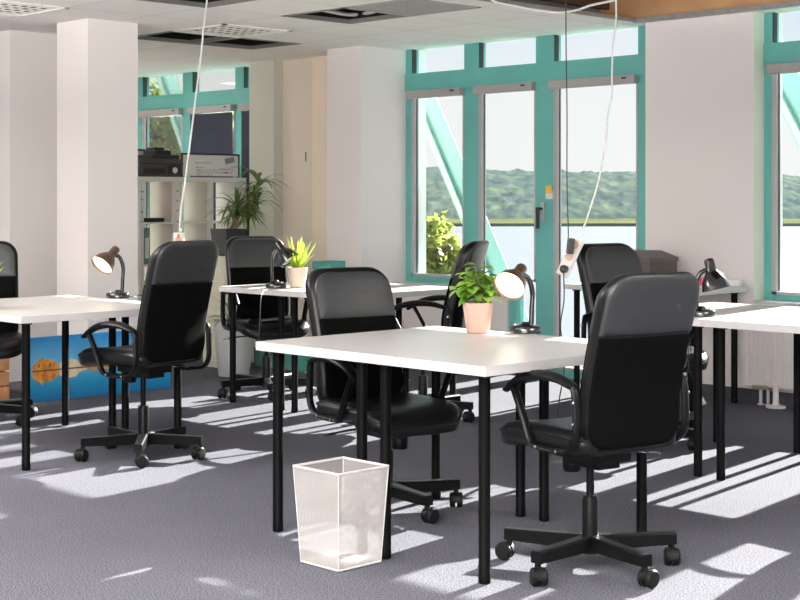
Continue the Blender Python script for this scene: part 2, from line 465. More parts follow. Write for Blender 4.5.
# grilles let into the ceiling
def grille(cell, kind, label):
    x0, x1, y0, y1 = gcell(*cell)
    g = thing('ceiling_vent', label, 'vent', ((x0 + x1) / 2, (y0 + y1) / 2, CEIL), 0)
    h = GS / 2
    bm = bm_new()
    for (a0, a1, b0, b1) in ((-h, h, -h, -h + .025), (-h, h, h - .025, h), (-h, -h + .025, -h, h), (h - .025, h, -h, h)):
        box(bm, a0, a1, b0, b1, -0.006, 0.02)
    obj('frame', bm, 'ceiling_tile' if kind == 'coarse' else 'blind_rail', g)
    bm = bm_new(); box(bm, -h + .01, h - .01, -h + .01, h - .01, 0.012, 0.019); obj('backing', bm, 'void_dark', g)
    bm = bm_new()
    n = 24 if kind == 'fine' else 6
    m2 = 24 if kind == 'fine' else 9
    t = 0.011 if kind == 'fine' else 0.045
    t2 = 0.011 if kind == 'fine' else 0.022
    for k in range(1, n):
        x = -h + 2 * h * k / n; box(bm, x - t / 2, x + t / 2, -h + .02, h - .02, -0.001, 0.0012)
    for k in range(1, m2):
        y = -h + 2 * h * k / m2; box(bm, -h + .02, h - .02, y - t2 / 2, y + t2 / 2, -0.0022, -0.0002)
    obj('lattice', bm, 'blind_rail' if kind == 'fine' else 'ceiling_tile', g)
grille((1, 0), 'fine', 'fine-meshed grey ceiling vent beside the square ceiling opening')
grille((-2, 0), 'coarse', 'white slotted ceiling vent in front of the double ceiling opening')
grille((-2, -3), 'coarse', 'white slotted ceiling vent in the upper left corner')

def zpt(px, py, z):
    Y = (CAMH - z) * FPX / (py - HY); x, y = cw((px - 400) * Y / FPX, Y); return Vector((x, y, z))
p0 = zpt(350, 14, CEIL + .06)
t = thing('ceiling_pipe', 'white flexible pipe visible inside the square ceiling opening', 'pipe', tuple(p0), 0)
bm = bm_new(); tube(bm, smooth_path([zpt(px, py, CEIL + .055) - p0 for px, py in ((322, 9.5), (332, 11.5), (345, 14.0), (358, 14.6), (370, 12.5), (384, 7.5))], 6), .014, 10); obj('pipe', bm, 'cable_white', t, True)

# facade with glazing
SILL = 0.63
def facade_wall(name, x0, x1, m='wall_paint', y0=WALL, z0=0, z1=2.95): return sbox(name, x0, x1, y0, 8.45, z0, z1, m)
W1 = (-8.33, -5.915); W2 = (-5.085, -2.66); W3 = (-12.75, -10.0); W4 = (-1.75, 0.75)
facade_wall('wall_back_1', W1[1], W2[0]); facade_wall('wall_back_2', W2[1], W4[0]); facade_wall('wall_back_3', W4[1], XR)
facade_wall('wall_back_4', W3[1], -9.30, 'wall_beige'); facade_wall('wall_back_7', -9.30, -8.73, 'wall_apricot', 8.08)
facade_wall('wall_back_5', XL, W3[0])
sbox('pillar_sage', -10.04, -9.71, 8.0, WALL, 0, CEIL, 'wall_sage')
sbox('pillar_back', -8.73, -8.33, 7.74, 8.45, 0, CEIL + .4, 'wall_paint')
sbox('pillar_left', -8.71, -8.33, 5.29, 5.68, 0, CEIL + .4, 'wall_paint')
sbox('wall_core', XL, -9.30, 5.27, 5.80, 0, CEIL + .4, 'wall_paint')
sbox('wall_left', XL - .15, XL, YB, 8.5, 0, 3.0, 'wall_paint')
# soffit strip above the windows
for i, w in enumerate((W1, W2, W3, W4)):
    sbox('wall_soffit_%d' % (i + 1), w[0], w[1], FAC + .10, 8.45, CEIL + .02, 2.95, 'wall_paint')
# parapets under the glazing
sbox('wall_sill_1', W1[0], -7.24, FAC - 0.02, 8.40, 0, SILL, 'wall_paint')
sbox('wall_sill_2', W2[0], W2[1], WALL, 8.40, 0, SILL, 'wall_paint')
sbox('wall_sill_3', W3[0], W3[1], FAC - 0.02, 8.40, 0, SILL, 'wall_sage')
sbox('wall_sill_4', W4[0], W4[1], FAC - 0.02, 8.40, 0, SILL, 'wall_paint')
# pale reveals beside the glazing
for i, w in enumerate((W2,)):
    sbox('trim_%d' % (31 + i), w[0] - .001, w[0] + 0.006, WALL - .001, FAC, SILL, CEIL, 'reveal_paint')
sbox('baseboard_back', W1[1], W2[0], WALL - 0.014, WALL, 0, 0.085, 'baseboard_dark')
sbox('baseboard_sill', W2[0], W2[1], WALL - 0.014, WALL, 0, 0.085, 'baseboard_dark')
sbox('baseboard_left', -9.71, -8.73, WALL - 0.014, WALL, 0, 0.085, 'baseboard_dark')

def bar(bm, x0, x1, z0, z1, y0=FAC, y1=FAC + 0.08): box(bm, x0, x1, y0, y1, z0, z1)

TR0, TR1 = 2.135, 2.275     # transom
def glazing(n, w, mull, floor_from=None, blinds=(), kind='window'):
    x0, x1 = w
    bm = bm_new()
    bar(bm, x0, x0 + .065, SILL, CEIL + .02); bar(bm, x1 - (.15 if n == 1 else .065), x1, SILL if floor_from is None else 0, CEIL + .02)
    for mx, hw in mull:
        bar(bm, mx - hw, mx + hw, 0 if (floor_from is not None and mx == mull[-1][0]) else SILL, CEIL + .02)
    bar(bm, x0 + .001, x1 - .001, TR0, TR1, FAC - .012, FAC + .082)
    bar(bm, x0 + .002, x1 - .002 if floor_from is None else floor_from + .03, SILL, SILL + 0.05, FAC + .004, FAC + .076)
    if floor_from is not None:
        bar(bm, floor_from, x1 - .002, 0, 0.06, FAC + .004, FAC + .076)
        bar(bm, floor_from - .0, floor_from + .075, 0, SILL + .052)
    fr = struct('window_%d' % n, bm, 'teal_frame')
    rw = .15 if n == 1 else .065
    edges = [x0 + .065] + [v for mx, hw in mull for v in (mx - hw, mx + hw)] + [x1 - rw]
    for k in range(0, len(edges), 2):
        a, b = edges[k], edges[k + 1]
        low = SILL + .05
        door = floor_from is not None and k == len(edges) - 2
        if door: low = 0.06
        # upper light
        bm = bm_new(); box(bm, a, b, FAC + .035, FAC + .041, TR1, CEIL + .02); obj('pane', bm, 'glass', fr)
        bm = bm_new(); box(bm, a, b, FAC + .035, FAC + .041, low, TR0); obj('pane', bm, 'glass', fr)
        # grey gasket frame round the lower light
        bm = bm_new(); g = 0.028
        box(bm, a, a + g, FAC - .004, FAC + .05, low, TR0); box(bm, b - g * .5, b, FAC - .004, FAC + .05, low, TR0)
        box(bm, a, b, FAC - .004, FAC + .05, low, low + g * .7)
        obj('gasket', bm, 'grey_gasket', fr)
        bm = bm_new(); box(bm, a + g, a + g + .004, FAC + .026, FAC + .036, low, TR0)
        box(bm, a, a + .006, FAC + .004, FAC + .05, TR1, CEIL); obj('shadow_gap', bm, 'dark_gasket', fr)
        # blind cassette
        bm = bm_new(); box(bm, a - .012, b + .005, FAC - .055, FAC - .006, TR0 - .060, TR0 + .002, .006); rail = obj('blind_rail', bm, 'blind_rail', fr)
        bm = bm_new(); box(bm, b - .10, b - .06, FAC - .057, FAC - .0545, TR0 - .025, TR0 - .012); obj('maker_tab', bm, 'dark_gasket', rail)
        if k // 2 in blinds:
            bm = bm_new()
            nz = 44
            for q in range(nz):
                z = low + .02 + (TR0 - .07 - low - .02) * (q + .5) / nz
                t = .022
                vs = quad(bm, (a + .005, FAC - .022, z - .018), (b - .005, FAC - .022, z - .018), (b - .005, FAC - .032, z + .018), (a + .005, FAC - .032, z + .018))
            obj('blind', bm, 'navy_blind', fr)
    return fr, edges
win1, e1 = glazing(1, W1, [(-7.62, .075), (-6.895, .085)], floor_from=-7.24)
bm = bm_new(); box(bm, -7.165, -6.98, FAC + .035, FAC + .041, .06, SILL); obj('pane', bm, 'glass', win1)
# door lock and sticker on the stile
bm = bm_new(); box(bm, -6.92, -6.885, FAC - .02, FAC - .004, 1.12, 1.26, .006)
obj('lock_plate', bm, 'grey_gasket', win1)
bm = bm_new(); cyl(bm, (-6.90, FAC - .03, 1.215), (-6.90, FAC - .07, 1.215), .010); box(bm, -6.912, -6.888, FAC - .085, FAC - .065, 1.07, 1.225, .006)
obj('door_handle', bm, 'dark_gasket', win1, True)
bm = bm_new(); box(bm, -6.875, -6.815, FAC - .015, FAC - .003, 1.285, 1.345)
st = obj('warning_sticker', bm, 'sticker_white', win1)
bm = bm_new(); box(bm, -6.873, -6.817, FAC - .017, FAC - .0145, 1.327, 1.383); st2 = obj('sticker_sign', bm, 'sticker_yellow', st)
win2, _ = glazing(2, W2, [(-4.33, .075), (-3.61, .085)])
win3, _ = glazing(3, W3, [(-12.05, .075), (-11.24, .075), (-10.46, .06)], blinds=(2, 3))
win4, _ = glazing(4, W4, [(-1.04, .075), (-.32, .085)])
bm = bm_new(); box(bm, W2[0] + .008, W2[1], WALL - .02, FAC, SILL, SILL + .015, .004); struct('trim_41', bm, 'laminate')
bm = bm_new(); box(bm, W1[0], -7.24, FAC - .10, FAC, SILL - .03, SILL, .006); struct('trim_42', bm, 'laminate')

# teal steel diagonals outside each bay
def brace(xt, zt, label):
    dirv = Vector((0.76, 0, -1.34)).normalized(); nrm = Vector((1.34, 0, .76)).normalized()
    top = Vector((xt, 8.86, zt)) - dirv * 1.3
    t = thing('diagonal_brace', label, 'steel brace', (top.x, top.y, top.z), 0, 'teal steel diagonals outside the windows')
    L = 6.0
    def strip(w0, w1, y0, y1):
        bm = bm_new()
        ps = [nrm * -w0, nrm * -w1]
        vs = []
        for y in (y0, y1):
            for w in (w0, w1):
                for s in (0, L):
                    vs.append(bm.verts.new(nrm * -w + dirv * s + Vector((0, y, 0))))
        for f in ((0, 1, 3, 2), (4, 6, 7, 5), (0, 4, 5, 1), (2, 3, 7, 6), (0, 2, 6, 4), (1, 5, 7, 3)):
            bm.faces.new([vs[k] for k in f])
        return bm
    obj('web', strip(0, .17, 0, .012), 'teal_steel', t)
    obj('flange', strip(.17, .185, -.03, .20), 'teal_pale', t)
    obj('flange', strip(.215, .235, -.03, .20), 'teal_pale', t)
brace(-8.63, 2.155, 'slanting teal steel beam outside the glazed door')
brace(-5.24, 2.19, 'slanting teal steel beam outside the window at the right edge')
brace(-12.24, 2.336, 'slanting teal steel beam outside the window above the shelf')

# outdoors: lake, far shore, wooded hill
def far(X, Y): return cw(X, Y)
def strip_obj(name, Y0, Y1, z0, z1, m, half=0.6, nseg=24):
    bm = bm_new(); a = []; b = []
    for k in range(nseg + 1):
        t = -half + 2 * half * k / nseg
        p = far(t * Y0, Y0); q = far(t * Y1, Y1)
        a.append(bm.verts.new((p[0], p[1], z0))); b.append(bm.verts.new((q[0], q[1], z1)))
    for k in range(nseg): bm.faces.new((a[k], a[k + 1], b[k + 1], b[k]))
    return struct(name, bm, m)
strip_obj('lake', 40, 386, -6.0, -6.0, 'lake_water', 1.6)
strip_obj('ground_bank', 14, 40.5, -5.6, -6.05, 'shore_grass', 2.0)
strip_obj('shore_reeds', 385, 392, -6.0, -5.3, 'shore_dark', 1.2)
strip_obj('shore_meadow', 392, 445, -5.3, -4.6, 'shore_grass', 1.2)
rnd = random.Random(4)
from mathutils import noise as mn
def hill():
    bm = bm_new(); rows = []
    NX, NY = 300, 40
    for j in range(NY + 1):
        row = []
        v = j / NY
        for i in range(NX + 1):
            t = -0.75 + 1.5 * i / NX
            Y = 438 + 190 * v
            X = t * Y
            crest = 8.0 + 2.2 * math.sin(t * 9 + .8) + 1.0 * math.sin(t * 23 + 2)
            if t > 0.22: crest -= 3.0 * min(1, (t - .22) / .12)
            zz = -4.9 + (crest + 4.9) * (math.sin(min(1, v * 1.12) * PI / 2) ** .8) * (Y / 505)
            zz += 1.6 * mn.noise(Vector((X * .17, v * 40, 1))) * min(1, v * 8) + 0.9 * mn.noise(Vector((X * .45, v * 90, 5)))
            p = far(X, Y); row.append(bm.verts.new((p[0], p[1], zz)))
        rows.append(row)
    for j in range(NY):
        for i in range(NX):
            bm.faces.new((rows[j][i], rows[j][i + 1], rows[j + 1][i + 1], rows[j + 1][i]))
    o = struct('wooded_hill', bm, 'hill_forest', None, True)
hill()

def leafy_tree(name, label, X, Y, zc, rx, rz, n, m, seed, leaf=.16, ground=-5.5):
    x, y = cw(X, Y); rr = random.Random(seed)
    t = thing(name, label, 'tree', (x, y, ground), 0)
    bm = bm_new()
    tube(bm, smooth_path([(0, 0, 0), (.1, .05, (zc - ground) * .5), (0, .1, zc - ground), (.1, 0, zc - ground + rz * .6)]), .14, 8)
    for k in range(9):
        a = rr.uniform(0, 2 * PI); z = zc - ground + rr.uniform(-.6, .3) * rz
        tube(bm, smooth_path([(0, .05, z - .5), (rx * .4 * math.cos(a), rx * .4 * math.sin(a), z), (rx * .85 * math.cos(a), rx * .85 * math.sin(a), z + rz * .3)]), .035, 5)
    obj('trunk', bm, 'bark', t, True)
    bm = bm_new()
    cl = [(rr.uniform(-1, 1), rr.uniform(-1, 1), rr.uniform(-1, 1)) for _ in range(60)]
    cl = [c for c in cl if c[0] ** 2 + c[1] ** 2 + c[2] ** 2 < 1]
    for k in range(n):
        c = rr.choice(cl)
        p = Vector((c[0] * rx, c[1] * rx, c[2] * rz)) + Vector((rr.gauss(0, .16) * rx, rr.gauss(0, .16) * rx, rr.gauss(0, .14) * rz))
        p.z += zc - ground
        d = Vector((rr.gauss(0, 1), rr.gauss(0, 1), rr.gauss(-.3, .7))).normalized()
        s, u = frame_of(d); s = (s * math.cos(k) + u * math.sin(k))
        l = leaf * rr.uniform(.6, 1.2); w = l * .34
        bm.faces.new([bm.verts.new(q) for q in (p, p + d * l * .45 + s * w, p + d * l, p + d * l * .45 - s * w)])
    f = obj('crown', bm, m, t); f['kind'] = 'stuff'
    return t
leafy_tree('tree', 'sunlit yellow-green tree outside the left pane beside the door', 0.47, 22, .30, .42, .66, 2300, 'tree_leaf', 3, .15)
leafy_tree('tree', 'tall green tree outside the window above the printer', -4.55, 27, 1.6, 1.25, 1.9, 5200, 'tree_leaf_b', 5, .22)
leafy_tree('tree', 'small green treetop outside behind the navy blind', -3.65, 29, 2.35, .75, .8, 1700, 'tree_leaf_b', 8, .2)

# ------------------------------------------------------------------ desks
DH, DT = 0.735, 0.034
def make_desk(label):
    # local frame: width .6 along x, length 1.0 along y
    t = thing('desk', label, 'desk', (0, 0, 0), 0, 'white-topped desks with black tube legs')
    bm = bm_new(); box(bm, 0, .6, 0, 1.0, DH - DT, DH, .0022); obj('tabletop', bm, 'laminate', t)
    d = .061
    for x in (d, .6 - d):
        for y in (d, 1 - d):
            bm = bm_new()
            lathe(bm, [(.017, 0), (.021, .003), (.021, .03), (.020, .032), (.020, DH - DT - .012), (.030, DH - DT - .010), (.030, DH - DT)], (x, y, 0), 18)
            obj('leg', bm, 'leg_black', t, True, angle=30)
    return t
first = None
def desk(x, y, label, rz=0):
    global first
    if first is None:
        first = make_desk(label); first.location = (x, y, 0); first.rotation_euler = (0, 0, rz); return first
    return dup(first, (x, y, 0), rz, label)
MX, MY = -4.464, 3.588; LX, LY = -7.372, 3.556; BX, BY = -7.442, 5.688; RX, RY = -4.452, 5.705
desk(MX, MY, 'white desk holding the leafy plant in a pink pot, far half of the front pair')
desk(MX + .602, MY, 'white desk nearest the camera, the wire bin under its left corner')
desk(LX, LY, 'white desk at the left edge, far half of the left pair')
desk(LX + .602, LY, 'white desk with the lit lamp by the big pillar, in front of the left armchair')
desk(BX, BY, 'white desk at the back carrying the lime plant in a cream pot')
desk(BX + .602, BY, 'white desk beside the chair turned sideways at the back, next to the low window sill')
desk(RX, RY, 'white desk holding the unlit black lamp on the right')
desk(RX + .602, RY, 'white sunlit desk cut off by the right edge of the picture')
WX, WY = -6.09, 7.45
desk(WX + 1.0, WY, 'small white desk against the window wall under the brown box', R(90))

# ------------------------------------------------------------------ office chairs
def back_fn(dz=0):
    def fn(d, w, h):
        # d: depth from the front (0) to the rear (+), w: across, h: height
        lean = 0.0
        if h > .60: lean = (h - .60) ** 1.25 * .33
        else: lean = (h - .60) * .04
        cup = .026 * (w / .214) ** 2
        return Vector((-.180 - d - lean + cup * .8, w, h))
    return fn
BF = back_fn()

def make_chair(label):
    t = thing('office_chair', label, 'office chair', (0, 0, 0), 0, 'black high-back office chairs at the desks')
    # five-arm base with casters
    bm = bm_new(); cyl(bm, (0, 0, .062), (0, 0, .118), .036, .032, 20)
    base = None
    for k in range(5):
        a = 2 * PI * k / 5; d = Vector((math.cos(a), math.sin(a), 0)); s = Vector((-d.y, d.x, 0))
        secs = []
        for r, hw, z0, z1 in ((.02, .024, .068, .120), (.15, .022, .070, .116), (.312, .020, .074, .114)):
            c = d * r
            secs.append([bm.verts.new(c + s * x + Vector((0, 0, z))) for x, z in ((-hw, z0), (hw, z0), (hw, z1 - .006), (hw * .75, z1), (-hw * .75, z1), (-hw, z1 - .006))])
        skin(bm, secs)
    base = obj('star_base', bm, 'plastic_black', t, False)
    for k in range(5):
        a = 2 * PI * k / 5; d = Vector((math.cos(a), math.sin(a), 0)); s = Vector((-d.y, d.x, 0))
        bm = bm_new(); c = d * .30
        sw = a + 1.3 + k * .9
        f = Vector((math.cos(sw), math.sin(sw), 0)); ax = Vector((-f.y, f.x, 0))
        cyl(bm, c + Vector((0, 0, .050)), c + Vector((0, 0, .085)), .011, n=10)
        wc = c - f * .016 + Vector((0, 0, .0315))
        for sg in (-1, 1):
            p0, p1 = wc + ax * (sg * .004), wc + ax * (sg * .028)
            s1, u1 = frame_of(p1 - p0)
            skin(bm, [ring(bm, p0, s1, u1, .028, .028, 18), ring(bm, p0 + (p1 - p0) * .2, s1, u1, .0312, .0312, 18), ring(bm, p0 + (p1 - p0) * .7, s1, u1, .0312, .0312, 18), ring(bm, p0 + (p1 - p0) * .95, s1, u1, .026, .026, 18), ring(bm, p1, s1, u1, .014, .014, 18)])
        # hood
        rings = []
        for q in range(9):
            aa = PI * (.05 + .95 * q / 8)
            pp = wc + f * (.034 * math.cos(aa)) + Vector((0, 0, .034 * math.sin(aa)))
            rings.append([bm.verts.new(pp + ax * .008), bm.verts.new(pp - ax * .008), bm.verts.new(pp - ax * .008 + Vector((0, 0, -.006))), bm.verts.new(pp + ax * .008 + Vector((0, 0, -.006)))])
        skin(bm, rings)
        obj('caster', bm, 'caster_rubber', base, True, angle=35)
    bm = bm_new(); lathe(bm, [(.028, .055), (.028, .24), (.025, .25), (.025, .256)], n=20); gl = obj('gas_lift', bm, 'plastic_black', t, True)
    bm = bm_new(); lathe(bm, [(.014, .16), (.014, .40)], n=14); obj('piston', bm, 'plastic_black', gl, True)
    # tilt mechanism
    bm = bm_new(); box(bm, -.13, .11, -.075, .075, .385, .425, .008); box(bm, -.10, .06, -.05, .05, .36, .39, .006)
    mech = obj('tilt_mechanism', bm, 'plastic_black', t)
    bm = bm_new(); lathe(bm, [(.030, -.03), (.034, -.02), (.034, .02), (.030, .025)], (.10, 0, .355), 14); cyl(bm, (.10, 0, .37), (.10, 0, .40), .012); obj('tension_knob', bm, 'plastic_black', mech, True)
    bm = bm_new(); tube(bm, smooth_path([(-.02, -.07, .40), (-.02, -.16, .398), (-.03, -.225, .390), (-.045, -.28, .382)]), [.006] * 13 + [.012] * 6, 8, fixed_side=(1, 0, 0), ru=.005)
    obj('lever', bm, 'chrome', mech, True)
    # seat
    def sf(d, w, h):   # w across (y), h along x
        z = .485 + d
        if h > .12: z -= .040 * ((h - .12) / .17) ** 2
        z -= .016 * max(0, 1 - (w / .21) ** 2) * (1 if d > 0 else .2)
        return Vector((h, w, z))
    ol = rrect(.226, -.225, .290, .06, .11)
    bm = bm_new()
    pillow(bm, ol, [(.24, -.052), (.10, -.052), (.02, -.050), (.005, -.040), (0, -.020), (.0, .005), (.010, .022), (.03, .031), (.06, .033), (.09, .035), (.13, .036), (.18, .036), (.235, .036)], sf)
    seat = obj('seat', bm, 'vinyl', t, True, angle=60)
    bm = bm_new(); pts = [sf(.006, w * 1.004, .015 + (h - .015) * 1.004) for w, h in ol]; tube(bm, pts, .0045, 6, closed=True); obj('piping', bm, 'vinyl', seat, True)
    # backrest
    ob = rrect(.206, .450, 1.045, .085, .09)
    bm = bm_new()
    pillow(bm, ob, [(.205, .0), (.17, -.001), (.13, -.002), (.09, -.001), (.055, .002), (.030, .007), (.012, .016), (.002, .028), (.0, .040), (.0, .056), (.005, .068), (.013, .074), (.030, .076), (.06, .076), (.10, .076), (.15, .076), (.205, .076)], BF)
    back = obj('backrest', bm, 'vinyl', t, True, angle=60)
    rp = [(.19, .0795), (.14, .0795), (.10, .0795), (.06, .0795), (.03, .0795), (.010, .0785), (.003, .074), (.0, .066)]
    bm = bm_new(); pillow(bm, rrect(.201, .456, .838, .078, .004), rp, BF); obj('rear_mesh_panel', bm, 'mesh_black', back, True)
    bm = bm_new(); pillow(bm, rrect(.2015, .8385, 1.041, .004, .085), [(i, d + .001) for i, d in rp], BF); obj('rear_headrest_cover', bm, 'vinyl_flap', back, True)
    fp = [(.17, -.010), (.13, -.010), (.10, -.010), (.07, -.0095), (.04, -.009), (.010, -.007), (.0015, -.002), (.0, .014)]
    bm = bm_new(); pillow(bm, rrect(.188, .500, .838, .05, .004), fp, BF); obj('front_mesh_panel', bm, 'mesh_black', back, True)
    bm = bm_new(); pillow(bm, rrect(.189, .8385, 1.028, .004, .080), [(i, d - .001) for i, d in fp], BF); obj('front_headrest_cover', bm, 'vinyl_flap', back, True)
    # arm loops
    for sg in (-1, 1):
        y = sg * .240
        path = [(-.205, y, .668), (-.12, y, .690), (-.02, y, .692), (.08, y, .670), (.165, y, .622)]
        pp = smooth_path(path, 6)
        bm = bm_new(); n = len(pp)
        tube(bm, pp, [.018 + .012 * math.sin(PI * min(1, k / (n - 1) * .9 + .1)) for k in range(n)], 10, fixed_side=(0, 1, 0), ru=[.010 + .008 * math.sin(PI * k / (n - 1)) for k in range(n)])
        arm = obj('armrest', bm, 'plastic_black', t, True)
        lp = smooth_path([(.125, y, .640), (.095, y, .59), (.062, y, .53), (.035, y, .475), (.010, y, .452), (-.05, y, .446), (-.13, y, .448), (-.185, y, .462), (-.216, y, .505), (-.218, y, .58), (-.212, y, .650), (-.197, y, .672)], 5)
        bm = bm_new(); tube(bm, lp, .016, 10, fixed_side=(0, 1, 0), ru=.011); fr = obj('arm_frame', bm, 'plastic_black', arm, True)
        for (x, z) in ((-.217, .55), (-.217, .62), (-.02, .450), (-.13, .450)):
            bm = bm_new(); cyl(bm, (x, y + sg * .0135, z), (x, y + sg * .0185, z), .006, n=8); obj('bolt', bm, 'chrome', arm, True)
        bm = bm_new(); box(bm, -.10, .0, min(y, sg * .20), max(y, sg * .20), .436, .452); obj('seat_bracket', bm, 'plastic_black', arm)
    return t

chair0 = make_chair('black office chair nearest the camera, seen from behind at the front desk')
def place_chair(o, x, y, psi, star, dz):
    o.location = (x, y, 0); o.rotation_euler = (0, 0, R(psi))
    for ch in o.children:
        nm = ch.name.split('.')[0]
        if nm == 'star_base': ch.rotation_euler = (0, 0, R(star - psi))
        elif nm == 'gas_lift':
            for g in ch.children: g.location = (0, 0, dz)
        elif nm == 'armrest' and dz > .02: ch.location = (0, 0, dz - .055)
        else: ch.location = (0, 0, dz)
chairs = [
    (-3.20, 4.06, 168, 57, .0, None),
    (-6.14, 4.22, 187, 33, .04, 'black office chair seen from behind, below the hanging cable left of the room'),
    (-4.385, 4.215, -11, 60.6, -.055, 'black office chair facing us behind the front desk and the wire bin'),
    (-7.50, 6.12, -24, 37.6, -.01, 'black office chair in front of the strap-leaved plant and shelf'),
    (-6.06, 6.12, 209, 20, .0, 'black office chair seen edge-on in front of the glazed door, back lit by the sun'),
    (-4.615, 6.325, -11, 69.6, .0, 'black office chair with a blue sheen beside the hanging power strip'),
    (-7.715, 4.205, -27, 20, -.01, 'black office chair cut off by the left edge'),
    (-3.12, 6.15, 172, 20, .0, 'black office chair beyond the right edge at the sunlit desk'),
]
CH = []
for i, (x, y, psi, star, dz, lab) in enumerate(chairs):
    o = chair0 if i == 0 else dup(chair0, (x, y, 0), 0, lab)
    CH.append(o)
for o, (x, y, psi, star, dz, lab) in zip(CH, chairs): place_chair(o, x, y, psi, star, dz)

# ------------------------------------------------------------------ desk lamps
def make_lamp(label, loc, rz, lit, head_pitch, head_yaw=0, hz=.245, hx=.055):
    # local frame: neck rises at the origin, shade reaches toward +x
    t = thing('desk_lamp', label, 'desk lamp', loc, rz, 'black gooseneck desk lamps')
    bm = bm_new(); lathe(bm, [(.060, 0), (.065, .004), (.065, .024), (.060, .030), (.030, .033), (.018, .038), (.013, .046)], (.022, 0, 0), 30); base = obj('base', bm, 'lamp_black', t, True, angle=50)
    bm = bm_new(); lathe(bm, [(.009, .028), (.009, .037), (.006, .039)], (.060, -.020, 0), 12); obj('switch', bm, 'chrome', base, True)
    top = Vector((hx, 0, hz))
    pts = smooth_path([(0, 0, .02), (-.004, 0, .10), (-.006, 0, hz - .075), (hx * .25, 0, hz - .02), top], 8)
    bm = bm_new(); n = len(pts); tube(bm, pts, [.0105 + (.0006 if k % 2 else 0) for k in range(n)], 10); obj('gooseneck', bm, 'lamp_black', t, True)
    d = Vector((math.cos(head_yaw) * math.cos(head_pitch), math.sin(head_yaw) * math.cos(head_pitch), math.sin(head_pitch)))
    s, u = frame_of(d); mt = Matrix(((s.x, u.x, d.x, top.x), (s.y, u.y, d.y, top.y), (s.z, u.z, d.z, top.z), (0, 0, 0, 1)))
    bm = bm_new(); lathe(bm, [(.010, -.050), (.020, -.046), (.024, -.038), (.024, .008), (.030, .016), (.044, .034), (.056, .056), (.064, .084), (.068, .098), (.066, .098), (.061, .083), (.053, .056), (.040, .034), (.024, .018)], n=30, mtx=mt, cap1=False)
    sh = obj('lamp_shade', bm, 'lamp_bronze' if lit == 2 else 'lamp_black', t, True, angle=60)
    bm = bm_new(); lathe(bm, [(.0635, .090), (.0595, .080), (.052, .055), (.040, .034), (.020, .022)], n=30, mtx=mt, cap0=False); obj('shade_lining', bm, 'lamp_inner_lit' if lit else 'lamp_inner', sh, True)
    bm = bm_new(); lathe(bm, [(.012, .020), (.014, .035), (.026, .052), (.030, .066), (.026, .080), (.014, .088), (.003, .090)], n=18, mtx=mt); obj('bulb', bm, 'bulb_lit' if lit else 'bulb_off', sh, True)
    if lit:
        ld = bpy.data.lights.new('lamp_glow', 'POINT'); ld.energy = .12; ld.color = (1, .82, .6); ld.shadow_soft_size = .025
        lo = bpy.data.objects.new('lamp_glow', ld); C.objects.link(lo); lo.parent = t; lo.location = top + d * .105
    return t
def desk_pt(px, py, z=DH):
    Y = (CAMH - z) * FPX / (py - HY); X = (px - 400) * Y / FPX; return cw(X, Y)
TOP = DH + .0008
def yaw_cam(deg): return R(deg) + TH     # angle measured in the camera frame (0 = right, 90 = away)
x, y = desk_pt(531, 333); make_lamp('lit black desk lamp between the pink-potted plant and the front office chair', (x, y, TOP), yaw_cam(190), 2, R(-30), R(50))
x, y = desk_pt(122, 298); make_lamp('lit black desk lamp on the left desk in front of the white pillar', (x, y, TOP), yaw_cam(190), 2, R(-40), R(42))
x, y = desk_pt(272.5, 288); make_lamp('unlit black desk lamp beside the lime plant, its cord over the desk edge', (x, y, TOP), yaw_cam(0), 0, R(-50), R(-20))
x, y = desk_pt(697, 316); make_lamp('unlit black desk lamp on the right desk, head bent down to the right', (x, y, TOP), yaw_cam(-4), 0, R(-76), R(-10), .222, .065)

# ------------------------------------------------------------------ plants
def leaf(bm, p, d, nrm, L, W, droop=.3, n=4, shape='oval', fold=.25):
    d = d.normalized(); s = d.cross(nrm).normalized(); nn = s.cross(d).normalized()
    rows = []
    pos = Vector(p); dd = d.copy()
    for k in range(n + 1):
        t = k / n
        if shape == 'oval': w = W * math.sin(PI * min(1, (t * .92 + .08))) ** .7 * (1 - .35 * t)
        elif shape == 'blade': w = W * (.55 + .9 * t if t < .4 else (1 - t) / .6 * .91 + .0) if t < 1 else 0
        else: w = W * min(1, .5 + t * 2) * (1 - t ** 3)
        if k == n: w = max(w, .0006)
        nrm2 = s.cross(dd).normalized()
        rows.append((bm.verts.new(pos - s * w + nrm2 * w * fold), bm.verts.new(pos), bm.verts.new(pos + s * w + nrm2 * w * fold)))
        pos = pos + dd * (L / n); dd = (dd - Vector((0, 0, 1)) * droop / n - nrm * .0).normalized()
    for k in range(n):
        a, b = rows[k], rows[k + 1]
        bm.faces.new((a[0], a[1], b[1], b[0])); bm.faces.new((a[1], a[2], b[2], b[1]))

def pot_profile(h, rb, rt, lip=.0): return [(rb * .9, 0), (rb, .003), (rt, h), (rt - .004, h + .0008), (rt - .005, h), (rt - .008, h - .018)]
def make_pot(t, h, rb, rt, m):
    bm = bm_new(); lathe(bm, pot_profile(h, rb, rt), n=32, cap1=False); p = obj('pot', bm, m, t, True, angle=50)
    bm = bm_new(); lathe(bm, [(.001, h - .014), (rt - .006, h - .016), (rt - .006, h - .02)], n=20, cap0=False, cap1=False); obj('soil', bm, 'soil', p)
    return p
